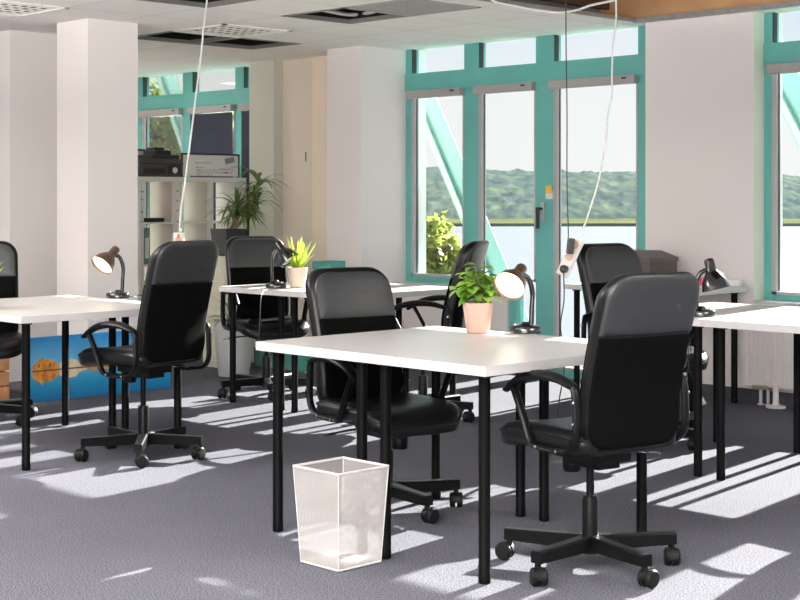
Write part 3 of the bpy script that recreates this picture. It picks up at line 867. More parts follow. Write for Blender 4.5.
# leafy plant on the front desk
x, y = desk_pt(478, 333)
t = thing('potted_plant', 'bushy green leafy plant in a pink pot on the front desk', 'potted plant', (x, y, TOP), 0)
make_pot(t, .125, .047, .064, 'pot_pink')
rr = random.Random(11); bl = bm_new(); bs = bm_new()
for k in range(20):
    a = rr.uniform(0, 2 * PI); r = rr.uniform(.02, .092); z = .14 + rr.uniform(.02, .12)
    if k < 4: r *= .4; z += .035
    tip = Vector((r * math.cos(a), r * math.sin(a), z))
    st = smooth_path([(.012 * math.cos(a), .012 * math.sin(a), .105), (r * .35 * math.cos(a), r * .35 * math.sin(a), .10 + (z - .10) * .6), tip], 5)
    tube(bs, st, .0018, 5)
    for q in range(6):
        b0 = st[min(len(st) - 1, 4 + q)]
        aa = a + rr.uniform(-1.5, 1.5); d = Vector((math.cos(aa), math.sin(aa), rr.uniform(-.35, .5)))
        leaf(bl, b0, d, Vector((rr.uniform(-.3, .3), rr.uniform(-.3, .3), 1)), rr.uniform(.048, .074), rr.uniform(.021, .031), rr.uniform(.4, 1.2), 4, 'oval', .3)
obj('stems', bs, 'stem', t, True); f = obj('foliage', bl, 'leaf_green', t, True)
# lime plant on the back desk
x, y = desk_pt(297.5, 287.6)
t = thing('potted_plant', 'lime green spiky plant in a cream pot on the back desk', 'potted plant', (x, y, TOP), 0)
make_pot(t, .125, .048, .063, 'pot_cream')
bl = bm_new(); rr = random.Random(5)
for k in range(26):
    a = rr.uniform(0, 2 * PI); tilt = rr.uniform(.05, .75); L = rr.uniform(.15, .255) * (1 - .25 * tilt)
    d = Vector((math.cos(a) * tilt, math.sin(a) * tilt, 1))
    leaf(bl, (.018 * math.cos(a), .018 * math.sin(a), .10), d, Vector((math.cos(a), math.sin(a), -.3)) * -1, L, rr.uniform(.010, .016), rr.uniform(0, .5), 6, 'strap', .25)
obj('foliage', bl, 'leaf_lime', t, True)
# plant on the left desk whose leaf tip reaches into view
x, y = desk_pt(-17, 309)
t = thing('potted_plant', 'pale green plant on the left desk, only a leaf tip in view', 'potted plant', (x, y, TOP), 0)
make_pot(t, .11, .045, .060, 'pot_cream')
bl = bm_new()
for k in range(14):
    a = k * 2.4; d = Vector((math.cos(a) * .6, math.sin(a) * .6, 1))
    leaf(bl, (.015 * math.cos(a), .015 * math.sin(a), .09), d, Vector((-math.cos(a), -math.sin(a), .3)), .15, .012, .4, 6, 'strap', .25)
rt = Vector((CT, ST, 0)); fd = Vector((-ST, CT, 0))
leaf(bl, (0, 0, .09), rt * .42 + Vector((0, 0, 1)), Vector((0, 0, 1)) - rt, .20, .012, 1.0, 8, 'strap', .2)
obj('foliage', bl, 'leaf_lime', t, True)

# strap-leaved plant on a stand by the shelf
x, y = cw(-1.315, 11.3)
t = thing('plant_stand', 'tall cream box stand under the dark plant pot', 'plant stand', (x, y, 0), 0)
bm = bm_new(); box(bm, -.14, .14, -.14, .14, .03, .85, .006); obj('body', bm, 'cream_panel', t)
bm = bm_new(); box(bm, -.12, .12, -.12, .12, 0, .03); obj('plinth', bm, 'shelf_white', t)
t = thing('potted_plant', 'tall strap-leaved plant in a dark pot beside the white shelf', 'potted plant', (x, y, .851), 0)
bm = bm_new()
pr = []
for z, h in ((0, .080), (.005, .085), (.205, .100), (.205, .092), (.185, .090)):
    pr.append([bm.verts.new((sx * h, sy * h, z)) for sx, sy in ((-1, -1), (1, -1), (1, 1), (-1, 1))])
skin(bm, pr); obj('pot', bm, 'pot_dark', t)
bm = bm_new(); box(bm, -.088, .088, -.088, .088, .17, .19); obj('soil', bm, 'soil', t)
bs = bm_new(); bl = bm_new(); rr = random.Random(21)
crowns = [(rt * .06 + Vector((0, 0, .33)), 40, .27), (rt * .13 + Vector((0, 0, .31)), 24, .22), (rt * .225 + Vector((0, 0, .54)), 18, .27), (rt * .20 + Vector((0, 0, .40)), 26, .24)]
for c, n, L in crowns:
    st = smooth_path([(rr.uniform(-.03, .03), rr.uniform(-.03, .03), .18), Vector((c.x * .6, c.y * .6, c.z * .75)), c], 5); tube(bs, st, .009, 6)
    for k in range(n):
        a = rr.uniform(0, 2 * PI); el = rr.uniform(.1, 1.3)
        d = Vector((math.cos(a) * math.cos(el), math.sin(a) * math.cos(el), math.sin(el)))
        leaf(bl, c + Vector((0, 0, rr.uniform(-.05, .05))), d, Vector((-math.cos(a) * .2, -math.sin(a) * .2, 1)), L * rr.uniform(.75, 1.25), rr.uniform(.011, .017), rr.uniform(1.4, 2.6), 9, 'strap', .3)
obj('stems', bs, 'stem', t, True); obj('foliage', bl, 'leaf_dark', t, True)
# grey floor planter
x, y = cw(-1.21, 10.72)
t = thing('floor_planter', 'light grey tapered floor planter with narrow leaves behind the back chair', 'planter', (x, y, 0), 0)
bm = bm_new(); lathe(bm, [(.108, 0), (.112, .005), (.150, .40), (.146, .404), (.140, .40), (.136, .37)], n=36, cap1=False); p = obj('pot', bm, 'planter_grey', t, True, angle=50)
bm = bm_new(); lathe(bm, [(.002, .375), (.14, .373), (.14, .368)], n=24, cap0=False, cap1=False); obj('soil', bm, 'soil', p)
bl = bm_new()
for k in range(26):
    a = rr.uniform(0, 2 * PI); el = rr.uniform(.5, 1.35)
    d = Vector((math.cos(a) * math.cos(el), math.sin(a) * math.cos(el), math.sin(el)))
    leaf(bl, (.03 * math.cos(a), .03 * math.sin(a), .37), d, Vector((-math.cos(a) * .3, -math.sin(a) * .3, 1)), rr.uniform(.18, .30), .011, rr.uniform(1.0, 2.0), 8, 'strap', .3)
obj('foliage', bl, 'leaf_dark', t, True)

# ------------------------------------------------------------------ wire waste bin
t = thing('waste_bin', 'white square wire-mesh waste bin on the carpet by the front desk', 'waste bin', (-3.867, 3.493, 0), 0)
def sq(h, z): return [(-h, -h, z), (h, -h, z), (h, h, z), (-h, h, z)]
bm = bm_new(); hb, ht, H = .100, .119, .342
rs = []
for z in (0.006, H): 
    hh = hb + (ht - hb) * z / H; rs.append([bm.verts.new(p) for p in sq(hh, z)])
for k in range(4): bm.faces.new((rs[0][k], rs[0][(k + 1) % 4], rs[1][(k + 1) % 4], rs[1][k]))
obj('mesh_wall', bm, 'bin_mesh', t)
bm = bm_new(); box(bm, -hb, hb, -hb, hb, .004, .008); obj('bottom', bm, 'bin_mesh', t)
def sq_tube(h, z, r):
    bm = bm_new(); p = [Vector(q) for q in sq(h, z)]
    for k in range(4): cyl(bm, p[k], p[(k + 1) % 4], r, n=8)
    return bm
obj('rim', sq_tube(ht, H, .0048), 'bin_metal', t, True); obj('base_frame', sq_tube(hb, .006, .004), 'bin_metal', t, True)
for a, b in zip(sq(hb, .006), sq(ht, H)):
    bm = bm_new(); cyl(bm, a, b, .0022, n=6); obj('corner_wire', bm, 'bin_metal', t)

# ------------------------------------------------------------------ shelf unit and what stands on it
SX, SY0, SY1 = -10.17, 6.60, 8.07
t = thing('shelf_unit', 'tall white open cube shelf in the left back corner', 'shelf', ((SX - .195), SY0, 0), 0)
def slab(name, x0, x1, y0, y1, z0, z1, m='shelf_white', par=t):
    bm = bm_new(); box(bm, x0, x1, y0, y1, z0, z1, .001); return obj(name, bm, m, par)
L = SY1 - SY0
slab('top_panel', -.195, .195, 0, L, 1.432, 1.47); slab('bottom_panel', -.195, .195, 0, L, 0, .038)
slab('side_panel', -.195, .195, 0, .038, .038, 1.432); slab('side_panel', -.195, .195, L - .038, L, .038, 1.432)
pit = (L - .038) / 4
for k in (1, 2, 3):
    e = .030 if k == 2 else .018
    slab('divider', -.195, .150, k * pit + .010, k * pit + .028, .038, 1.432, 'wall_sage')  # shade on the divider sides put into their grey-green colour
    slab('divider_edge', .150, .195, k * pit + .019 - e, k * pit + .019 + e, .038, 1.432)
for k in (1, 2, 3):
    z = .038 + (1.432 - .038) / 4 * k; slab('shelf_board', -.195, .194, .038, L - .038, z - .008, z + .008)
# pale plates painting a patch of light on one divider, pencilled marks on the panel edges
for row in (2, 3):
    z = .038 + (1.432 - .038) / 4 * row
    slab('painted_lit_patch', -.02, .148, 2 * pit - .0125, 2 * pit + .0095, z + .010, z + .338, 'lit_patch_tone')
rr = random.Random(2)
for k in (1, 2):
    for q in range(4):
        z = 1.36 - q * .085 - rr.uniform(0, .02); y = k * pit + .019
        bm = bm_new(); box(bm, .1952, .1958, y - .012, y + .010 + rr.uniform(-.004, .006), z, z + .010); obj('pencil_mark', bm, 'marker_grey', t)
TZ = 1.4708
# things in the shelf
z2 = .038 + (1.432 - .038) / 4 * 3 + .0085
bm = bm_new(); box(bm, -.10, .10, -.08, .10, 0, .035, .01); o = obj('folder_case', bm, 'printer_dark', None, loc=(SX - .12, SY0 + pit + .16, z2)); tag(o, 'flat black case lying on the upper shelf board', 'case')
z1 = .038 + (1.432 - .038) / 4 * 1 + .0085
zb = .038 + (1.432 - .038) / 4 * 2 + .0085
t2 = thing('ring_binder', 'pale turquoise binder standing in the shelf beside the pillar', 'binder', (SX - .14, SY0 + pit + .075, zb), 0)
bm = bm_new(); box(bm, -.13, .13, -.03, .03, 0, .30, .003); obj('cover', bm, 'teal_pale', t2)
bm = bm_new(); box(bm, .1302, .1312, -.02, .02, .05, .22); obj('spine_label', bm, 'white_paper', t2)
for i, (dy, mm, lab) in enumerate(((.10, 'printer_dark', 'black binder standing in the lowest shelf row'), (.19, 'white_paper', 'white binder standing in the lowest shelf row'))):
    t2 = thing('ring_binder', lab, 'binder', (SX - .15, SY0 + 2 * pit + dy + .05, .0388), 0)
    bm = bm_new(); box(bm, -.13, .13, -.032, .032, 0, .30, .003); obj('cover', bm, mm, t2)
    bm = bm_new(); box(bm, .1302, .1312, -.02, .02, .05, .22); obj('spine_label', bm, 'sticker_white', t2)
# printer
t = thing('printer', 'dark grey printer with an open lid on top of the shelf', 'printer', (SX - .16, SY0 + .60, TZ), 0)
bm = bm_new(); box(bm, -.17, .15, -.24, .20, 0, .15, .008); obj('body', bm, 'printer_grey', t)
bm = bm_new(); box(bm, .10, .155, -.20, .02, .02, .07, .004); obj('paper_tray', bm, 'printer_dark', t)
bm = bm_new(); box(bm, .13, .158, .05, .17, .02, .10, .005); pn = obj('control_panel', bm, 'printer_dark', t)
bm = bm_new(); lathe(bm, [(.026, 0), (.026, .003)], n=16, mtx=Matrix.Translation((.158, .11, .055)) @ Matrix.Rotation(R(90), 4, 'Y')); obj('round_label', bm, 'white_paper', pn)
bm = bm_new(); box(bm, -.17, .12, -.10, .18, .15, .185, .008); obj('lid', bm, 'printer_dark', t)
bm = bm_new(); box(bm, -.12, .06, -.02, .14, .185, .225, .010); box(bm, -.10, .02, .0, .10, .225, .25, .010); obj('document_feeder', bm, 'printer_dark', t)
bm = bm_new(); box(bm, .1505, .1535, -.24, .20, .105, .115); obj('seam', bm, 'printer_dark', t)
# whiteboard leaning behind the printer
t = thing('whiteboard', 'small whiteboard with handwriting and a black edge on top of the shelf', 'whiteboard', (SX - .06, SY0 + 1.29, TZ), 0)
for ch, (x0, x1, y0, y1, z0, z1, mm) in {'board': (-.006, .0, -.46, .135, .012, .192, 'whiteboard')}.items():
    bm = bm_new(); box(bm, x0, x1, y0, y1, z0, z1); obj(ch, bm, mm, t)
bm = bm_new(); box(bm, -.008, .006, -.47, .147, .192, .206); box(bm, -.008, .006, .135, .147, 0, .192); box(bm, -.008, .006, -.47, -.46, 0, .192); obj('edge', bm, 'printer_dark', t)
bm = bm_new(); rr = random.Random(9)
for row, (z, y0, y1) in enumerate(((.120, -.33, -.16), (.078, -.32, -.24), (.058, -.32, -.10), (.064, -.08, .07), (.036, -.31, .06), (.016, -.31, -.16))):
    yy = y0
    while yy < y1:
        w = rr.uniform(.012, .028); h = rr.uniform(.008, .018)
        pts = [Vector((.0012, yy + w * k / 5, z + h * (math.sin(k * 2.1 + row) * .5 + .5))) for k in range(6)]
        tube(bm, pts, .0026, 4); yy += w + rr.uniform(.004, .014)
obj('handwriting', bm, 'marker_grey', t)
bm = bm_new(); box(bm, .0004, .0014, -.02, .02, .036, .05); obj('red_mark', bm, 'marker_red', t)
bm = bm_new(); obox(bm, Matrix.Translation((.004, .040, .150)) @ Matrix.Rotation(R(12), 4, 'X'), .006, .10, .05, .002); obj('pinned_card', bm, 'marker_grey', t)

t = thing('whiteboard', 'second whiteboard mostly hidden behind the printer on the shelf', 'whiteboard', (SX - .372, SY0 + .62, TZ), 0)
bm = bm_new(); box(bm, -.006, 0, -.50, .20, .0, .225); obj('board', bm, 'whiteboard', t)
bm = bm_new(); box(bm, -.008, .006, -.51, .21, .225, .240); obj('edge', bm, 'printer_dark', t)
# ------------------------------------------------------------------ cabinet, teal boxes
t = thing('low_cabinet', 'low beige cabinet behind the back desk beside the white pillar', 'cabinet', (-8.42, 7.50, 0), 0)
bm = bm_new(); box(bm, -.26, .18, -.16, .18, .04, .60, .004); obj('body', bm, 'wall_beige', t)
bm = bm_new(); box(bm, -.24, .16, -.14, .16, 0, .04); obj('plinth', bm, 'pot_dark', t)
bm = bm_new(); box(bm, -.25, -.045, -.176, -.16, .06, .585, .002); d1 = obj('door', bm, 'wall_beige', t)
bm = bm_new(); box(bm, -.035, .17, -.176, -.16, .06, .585, .002); d2 = obj('door', bm, 'wall_beige', t)
for dd, xx in ((d1, -.07), (d2, -.01)):
    bm = bm_new(); cyl(bm, (xx, -.186, .30), (xx, -.186, .40), .005, n=8); cyl(bm, (xx, -.186, .31), (xx, -.176, .31), .003, n=6); cyl(bm, (xx, -.186, .39), (xx, -.176, .39), .003, n=6); obj('handle', bm, 'chrome', dd, True)
def carton(label, loc, sx, sy, sz, m, ml, rz=0):
    t = thing('storage_box', label, 'box', loc, rz)
    bm = bm_new(); box(bm, -sx / 2, sx / 2, -sy / 2, sy / 2, 0, sz * .8, .003); obj('body', bm, m, t)
    bm = bm_new(); box(bm, -sx / 2 - .006, sx / 2 + .006, -sy / 2 - .006, sy / 2 + .006, sz * .72, sz, .004); obj('lid', bm, ml, t)
    return t
carton('teal box on the low beige cabinet behind the lime plant', (-8.43, 7.49, .6008), .17, .17, .21, 'teal_box', 'teal_box', R(8))
carton('flat teal box on the floor under the back desk', (-8.62, 7.215, 0.0), .52, .17, .13, 'teal_box', 'teal_box')
# brown box and small things on the window desk
x, y = cw(1.77 * 1.0, 9.63)
t = thing('storage_box', 'dark brown lidded box on the window desk, casting a shadow on the wall', 'box', (-5.72, 7.80, TOP), 0)
bm = bm_new(); box(bm, -.20, .16, -.14, .16, 0, .155, .006); obj('body', bm, 'brown_box', t)
bm = bm_new()
rs = [[bm.verts.new(p) for p in ((-.205, -.145, .150), (.165, -.145, .150), (.165, .165, .150), (-.205, .165, .150))],
      [bm.verts.new(p) for p in ((-.205, -.145, .172), (.165, -.145, .172), (.165, .165, .172), (-.205, .165, .172))],
      [bm.verts.new(p) for p in ((-.17, -.06, .215), (.05, -.06, .215), (.05, .14, .215), (-.17, .14, .215))]]
skin(bm, rs); obj('lid', bm, 'brown_lid', t)
bm = bm_new(); box(bm, -.205, -.2, -.05, .05, .07, .10); obj('grip', bm, 'printer_dark', t)
bm = bm_new()
for k in range(3): box(bm, -.07 + .004 * k, .07 - .003 * k, -.05, .05 - .004 * k, .008 * k, .008 * k + .0075)
o = obj('paper_bundle', bm, 'white_paper', None, loc=(-5.20, 7.84, TOP)); o.rotation_euler = (0, 0, .3); tag(o, 'stack of white papers on the end of the window desk', 'paper')
bm = bm_new(); box(bm, -.05, .05, -.035, .035, 0, .045, .008); box(bm, -.045, .045, -.0355, .0355, .012, .030)
o = obj('tissue_packet', bm, 'white_paper', None, loc=(-5.155, 7.985, TOP)); o.rotation_euler = (0, 0, .3); tag(o, 'white packet at the wall end of the window desk, behind the papers', 'packet')
bm = bm_new(); box(bm, -.04, .04, -.03, .03, 0, .05, .01)
o = obj('pink_carton', bm, 'pink_paper', None, loc=(-5.35, 7.90, TOP)); tag(o, 'small bright pink packet behind the unlit right lamp', 'packet')

# ------------------------------------------------------------------ radiator below the right window
t = thing('radiator', 'white ribbed panel radiator under the right window', 'radiator', (-5.12, 8.025, 0), 0)
RL = 1.9
bm = bm_new(); box(bm, 0, RL, -.012, .06, .117, .585, .004)
k = 0
while .03 + k * .033 < RL - .03:
    xx = .03 + k * .033; box(bm, xx, xx + .020, -.018, -.010, 0.135, .565, .003); k += 1
obj('panel', bm, 'radiator', t)
bm = bm_new(); box(bm, -.004, RL + .004, -.016, .07, .578, .592, .003); obj('top_grille', bm, 'radiator', t)
for xx in (.125, .178):
    bm = bm_new(); lathe(bm, [(.022, 0), (.022, .006), (.010, .010), (.010, .112)], (xx, .02, 0), 14); obj('pipe', bm, 'radiator', t, True)
bm = bm_new(); box(bm, .085, .20, -.022, .035, .100, .128, .006); cyl(bm, (.07, .012, .114), (.095, .012, .114), .014, n=12); obj('valve', bm, 'valve_brass', t)
bm = bm_new(); lathe(bm, [(.060, 0), (.060, .010), (.025, .018), (.019, .03), (.017, .142)], (.262, -.03, 0), 22); obj('foot', bm, 'radiator', t, True)
bm = bm_new(); lathe(bm, [(.060, 0), (.060, .010), (.025, .018), (.019, .03), (.017, .142)], (1.65, -.01, 0), 22); obj('foot', bm, 'radiator', t, True)

# ------------------------------------------------------------------ print leaning on the left pillar, wooden crate
PXF, PY0, PY1, PH = -8.262, 4.82, 5.90, .409
t = thing('canvas_print', 'blue canvas print of orange buildings mirrored in a lake, leaning on the pillar', 'canvas print', (PXF, 0, 0), 0)
t.location = (PXF, PY0, 0)
PL = PY1 - PY0
bm = bm_new(); box(bm, -.028, 0, 0, PL, .0, PH, .002); pan = obj('canvas', bm, 'poster_print', t)
def shape(pts, m, x=.0016, mirror=None):
    bm = bm_new(); bm.faces.new([bm.verts.new((x, y, z)) for y, z in pts])
    if mirror is not None: bm.faces.new([bm.verts.new((x, y, 2 * mirror - z)) for y, z in pts])
    return bm
WLN = .195
def pr(name, pts, m, x): obj(name, shape(pts, m, x, WLN), m, pan)
pr('mirrored_roof', [(.02, WLN), (.02, .225), (.045, .255), (.075, .265), (.09, .292), (.105, .268), (.15, .265), (.18, .252), (.21, .23), (.21, WLN)], 'print_orange', .0012)
pr('mirrored_wall', [(.215, WLN), (.215, .23), (.235, .245), (.28, .256), (.34, .25), (.36, .225), (.42, .212), (.42, WLN)], 'print_cream', .0012)
pr('mirrored_wing', [(.43, WLN), (.43, .218), (.50, .222), (.53, .24), (.56, .222), (.66, .218), (.68, WLN)], 'print_orange', .0018)
bm = bm_new(); bm.faces.new([bm.verts.new((.0022, y, z)) for y, z in ((.02, WLN - .005), (.70, WLN - .005), (.70, WLN + .005), (.02, WLN + .005))])
for yy in (.06, .14): 
    bm.faces.new([bm.verts.new((.0022, y, z)) for y, z in ((yy, WLN + .022), (yy + .012, WLN + .022), (yy + .012, WLN + .045), (yy, WLN + .045))])
obj('waterline', bm, 'print_brown', pan)
t = thing('wooden_crate', 'orange-brown wooden slatted crate on the floor at the left edge', 'crate', (-8.66, 4.55, 0), 0)
bm = bm_new(); box(bm, -.16, .155, -.25, .235, .015, .28); obj('core', bm, 'crate_gap', t)
for z0, z1 in ((0, .085), (.095, .18), (.19, .29)):
    bm = bm_new(); box(bm, -.18, .18, -.27, .255, z0, z1, .004)
    obj('slat', bm, 'crate_wood', t)

# ------------------------------------------------------------------ hanging cables and power strips
def at(px, py, Y): 
    X = (px - 400) * Y / FPX; x, y = cw(X, Y); return Vector((x, y, CAMH - (py - HY) * Y / FPX))
def power_strip(t, c, d, n, L=.20, W=.052, Tk=.036, sockets=3):
    d = d.normalized(); n = (n - d * n.dot(d)).normalized(); s = d.cross(n).normalized()
    mt = Matrix(((d.x, s.x, n.x, c.x), (d.y, s.y, n.y, c.y), (d.z, s.z, n.z, c.z), (0, 0, 0, 1)))
    bm = bm_new(); obox(bm, mt, L, W, Tk, .006); b = obj('housing', bm, 'strip_white', t)
    for k in range(sockets):
        xx = -L / 2 + L * (k + .5) / sockets
        bm = bm_new(); lathe(bm, [(.0195, 0), (.0195, .0015), (.017, .0015), (.016, -.001)], n=18, mtx=mt @ Matrix.Translation((xx, 0, Tk / 2 + .0005))); obj('socket', bm, 'socket_tan', b, True)
    return mt, b
camdir = Vector((ST, -CT, 0))
# left: white cable down to a white socket block
t = thing('hanging_power_cable', 'white cable hanging from the ceiling to a socket block above the left chair', 'power cable', tuple(at(207, -4, 8.72)), 0)
o0 = Vector(t.location)
pts = [at(px, py, Y) - o0 for px, py, Y in ((209, -30, 8.72), (207, 0, 8.72), (204, 25, 8.7), (201, 55, 8.7), (196, 95, 8.69), (191, 135, 8.68), (186, 175, 8.68), (181, 210, 8.67), (179.5, 232, 8.67))]
bm = bm_new(); tube(bm, smooth_path(pts, 6), .0056, 8); obj('cable', bm, 'cable_white', t, True)
c = at(179, 247, 8.67) - o0
mt, hb_ = power_strip(t, c, Vector((0, 0, 1)), camdir, .17, .062, .045, 2)
bm = bm_new(); obox(bm, mt @ Matrix.Translation((.066, 0, .0235)), .022, .014, .006, .001); obj('switch', bm, 'switch_red', hb_)
# right: tilted strip on a white cable, a thin dark cable beside it
YS = 7.0
t = thing('power_strip', 'tilted white power strip hanging on a white cable in front of the door', 'power strip', tuple(at(571, 257, YS)), 0)
o0 = Vector(t.location)
top_, bot_ = at(578.5, 240, YS) - o0, at(562, 275, YS) - o0
mt, hb_ = power_strip(t, (top_ + bot_) / 2, top_ - bot_, camdir + Vector((-.5, 0, 0)), .19, .055, .036, 3)
pts = [at(px, py, Y) - o0 for px, py, Y in ((617, -30, 7.1), (616, 0, 7.1), (616, 20, 7.1), (613, 45, 7.08), (612, 75, 7.06), (612, 95, 7.05), (608, 115, 7.04), (606, 140, 7.03), (602, 165, 7.02), (596, 190, 7.01), (588, 215, YS), (580, 237, YS))]
bm = bm_new(); tube(bm, smooth_path(pts, 6), .0044, 8); obj('cable', bm, 'cable_white', t, True)
# cable run along the ceiling edge feeding it
t3 = thing('ceiling_cable', 'white cable looping along the edge of the opened ceiling', 'cable', tuple(at(552, 9, 7.6)), 0)
o3 = Vector(t3.location)
pts = [at(px, py, 7.6) - o3 for px, py in ((478, -18), (492, 0), (515, 6), (540, 11), (558, 12.5), (575, 10.5), (592, 5), (614, 0), (632, -8))]
bm = bm_new(); tube(bm, smooth_path(pts, 6), .0065, 8); obj('cable', bm, 'cable_white', t3, True)
# dark plugs and cables
t4 = thing('black_power_cord', 'thin dark cord with a black adapter hanging down to the tilted power strip', 'power cord', tuple(at(567, 235, YS - .045)), 0)
o4 = Vector(t4.location); Yc = YS - .05
pts = [at(px, py, Yc) - o4 for px, py in ((566, -30), (566, 40), (567, 110), (567, 180), (568.5, 238))]
bm = bm_new(); tube(bm, smooth_path(pts, 6), .0028, 6); obj('cable', bm, 'cable_black', t4, True)
dd = (top_ - bot_).normalized(); nn = camdir
a = at(570.5, 246, Yc) - o4
s = dd.cross(nn).normalized(); ax2 = (dd * .80 - s * .25 + Vector((0, 0, .3))).normalized()
s2 = ax2.cross(nn).normalized(); n2 = s2.cross(ax2)
m4 = Matrix(((ax2.x, s2.x, n2.x, a.x), (ax2.y, s2.y, n2.y, a.y), (ax2.z, s2.z, n2.z, a.z), (0, 0, 0, 1)))
bm = bm_new(); obox(bm, m4, .075, .034, .032, .007); obj('adapter', bm, 'cable_black', t4)
t5 = thing('black_power_cord', 'dark cord dropping from the lowest socket of the tilted power strip to the floor', 'power cord', tuple(at(563.5, 269, Yc)), 0)
o5 = Vector(t5.location)
a = at(563.5, 269, Yc) - o5
m5 = m4.copy(); m5.translation = a
bm = bm_new(); lathe(bm, [(.016, -.018), (.019, -.010), (.019, .006), (.010, .016)], n=14, mtx=Matrix.Translation(a) @ Matrix.Rotation(R(90), 4, 'X')); obj('plug', bm, 'cable_black', t5, True)
pts = [at(px, py, Yc) - o5 for px, py in ((563.5, 270), (564, 300), (560.5, 325), (563.5, 350), (564, 372), (560, 395), (556.5, 420), (551, 445), (545, 466))]
bm = bm_new(); tube(bm, smooth_path(pts, 6), .0030, 6); obj('cable', bm, 'cable_black', t5, True)
# lamp cords
def cord(label, pts, plug=True, r=.0026):
    t = thing('lamp_cord', label, 'lamp cord', tuple(pts[0]), 0)
    o = Vector(pts[0]); ps = smooth_path([Vector(p) - o for p in pts], 6)
    bm = bm_new(); tube(bm, ps, r, 6); obj('cable', bm, 'cable_black', t, True)
    if plug:
        e = ps[-1]; d = (ps[-1] - ps[-3]).normalized()
        bm = bm_new(); cyl(bm, e, e + d * .03, .009, .013, 10); cyl(bm, e + d * .03, e + d * .042, .013, .013, 10); obj('plug', bm, 'blind_rail', t, True)
x, y = desk_pt(691, 313.5); 
YR = 6.95
cord('black lamp cord with a plug dangling below the right desk', [at(692, 316, 7.05), at(686, 319, 6.98), at(681, 335, YR), at(686, 352, YR), at(690, 370, YR), at(696, 385, YR), at(700.5, 396, YR)])
cord('tangled black cord bundle hanging beside the right chair', [at(689, 316, 7.03), at(684, 322, 6.94), at(689, 345, YR), at(684, 368, YR), at(680, 350, YR - .02), at(687, 330, YR - .03), at(691, 350, YR - .03), at(686, 378, YR)], False)
cord('black lamp cord hanging over the edge of the back desk', [at(268, 289.5, 8.9), at(264, 290.5, 8.62), at(261, 298, 8.52), at(260, 320, 8.5), at(258.5, 345, 8.5), at(259, 362, 8.5)], False)
cord('black lamp cord lying on the left desk behind its lamp', [Vector((*desk_pt(129, 297.5), TOP + .004)), Vector((*desk_pt(135, 297.5), TOP + .003)), Vector((*desk_pt(141, 295.6), TOP + .003)), Vector((*desk_pt(146, 296.5), TOP + .003))], False)
# wall socket trunk by the pillar
bm = bm_new(); box(bm, -9.405, -9.398, WALL - .012, WALL, 1.60, 1.68, .003); o = obj('light_switch', bm, 'marker_grey', None); tag(o, 'small grey switch on the beige wall left of the back pillar', 'switch')

# ------------------------------------------------------------------ light
EL = R(23.5)
sd = bpy.data.lights.new('sun', 'SUN'); sd.energy = 38; sd.angle = R(0.45); sd.color = (1, .955, .89)
so = bpy.data.objects.new('sun', sd); C.objects.link(so)
v = Vector((.134 * math.cos(EL), -.991 * math.cos(EL), -math.sin(EL)))
so.rotation_euler = v.to_track_quat('-Z', 'Y').to_euler(); so.location = (-5, 20, 12)

w = bpy.data.worlds.new('World'); SC.world = w; w.use_nodes = True
nt = w.node_tree; bg = nt.nodes['Background']
tc = nt.nodes.new('ShaderNodeTexCoord'); sp = nt.nodes.new('ShaderNodeSeparateXYZ')
r = nt.nodes.new('ShaderNodeValToRGB'); cr = r.color_ramp
cr.elements[0].position = 0.0; cr.elements[0].color = (.97, .97, .965, 1)
cr.elements[1].position = 1.0; cr.elements[1].color = (.45, .62, .92, 1)
e = cr.elements.new(.065); e.color = (.96, .965, .97, 1)
e = cr.elements.new(.125); e.color = (.76, .865, .985, 1)
n = nt.nodes.new('ShaderNodeTexNoise'); n.inputs['Scale'].default_value = 5; n.inputs['Detail'].default_value = 5
mx = nt.nodes.new('ShaderNodeMix'); mx.data_type = 'RGBA'; mx.inputs[7].default_value = (.98, .98, .98, 1)
cl = nt.nodes.new('ShaderNodeMapRange'); cl.inputs['From Min'].default_value = .45; cl.inputs['From Max'].default_value = .75; cl.inputs['To Max'].default_value = .7
nt.links.new(tc.outputs['Generated'], sp.inputs[0]); nt.links.new(sp.outputs['Z'], r.inputs['Fac'])
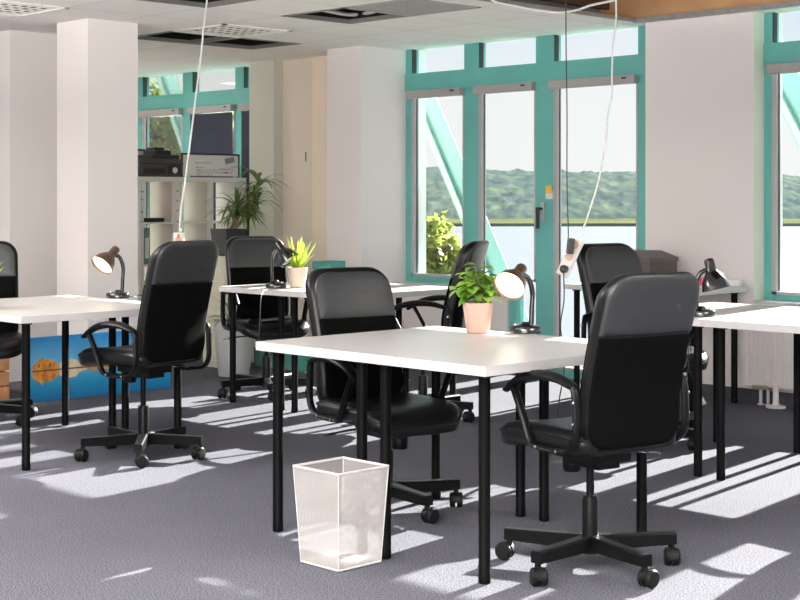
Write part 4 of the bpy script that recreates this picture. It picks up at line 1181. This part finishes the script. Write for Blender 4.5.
nt.links.new(tc.outputs['Generated'], n.inputs['Vector']); nt.links.new(n.outputs['Fac'], cl.inputs['Value'])
nt.links.new(cl.outputs[0], mx.inputs[0]); nt.links.new(r.outputs['Color'], mx.inputs[6])
nt.links.new(mx.outputs[2], bg.inputs['Color']); bg.inputs['Strength'].default_value = 1.0

def area(name, loc, size, e, rot=(0, 0, 0), col=(1, .97, .93)):
    ad = bpy.data.lights.new(name, 'AREA'); ad.shape = 'RECTANGLE'; ad.size, ad.size_y = size; ad.energy = e * 3.2; ad.color = col
    ao = bpy.data.objects.new(name, ad); C.objects.link(ao); ao.location = loc; ao.rotation_euler = rot
    return ao
area('ceiling_fill', (-1.2, 0.2, 2.44), (3.0, 3.0), 22)  # unseen fill lights added below the ceiling to brighten the room
area('ceiling_fill', (-6.0, 1.2, 2.44), (4.0, 1.6), 20)
area('ceiling_fill', (-11.2, 6.9, 2.44), (1.2, 1.2), 6)
area('upward_fill', (-2.0, 0.0, 1.9), (3.0, 2.0), 270, (PI, 0, 0))  # unseen upward fill added to brighten ceiling and walls
area('upward_fill', (-7.5, 2.0, 1.9), (2.0, 1.2), 100, (PI, 0, 0))
area('upward_fill', (0.4, 4.6, 1.9), (1.4, 1.4), 110, (PI, 0, 0))
# unseen fill added behind the camera to brighten the walls
area('rear_fill', (.5, -2.6, 1.4), (6.0, 2.2), 105, (R(90), 0, R(25)), (1, .96, .93))

# ------------------------------------------------------------------ camera
cam = bpy.data.cameras.new('camera'); co = bpy.data.objects.new('camera', cam); C.objects.link(co)
co.location = (0, 0, CAMH); co.rotation_euler = (R(90), 0, TH)
cam.sensor_width = 36; cam.lens = 36 * FPX / 800; cam.shift_y = -(300 - HY) / 800
cam.clip_end = 3000; cam.clip_start = .05
SC.camera = co
SC.view_settings.view_transform = 'Standard'
SC.view_settings.exposure = 0.0
SC.cycles.use_denoising = True
SC.cycles.max_bounces = 10; SC.cycles.diffuse_bounces = 5; SC.cycles.transparent_max_bounces = 12
SC.cycles.sample_clamp_indirect = 8
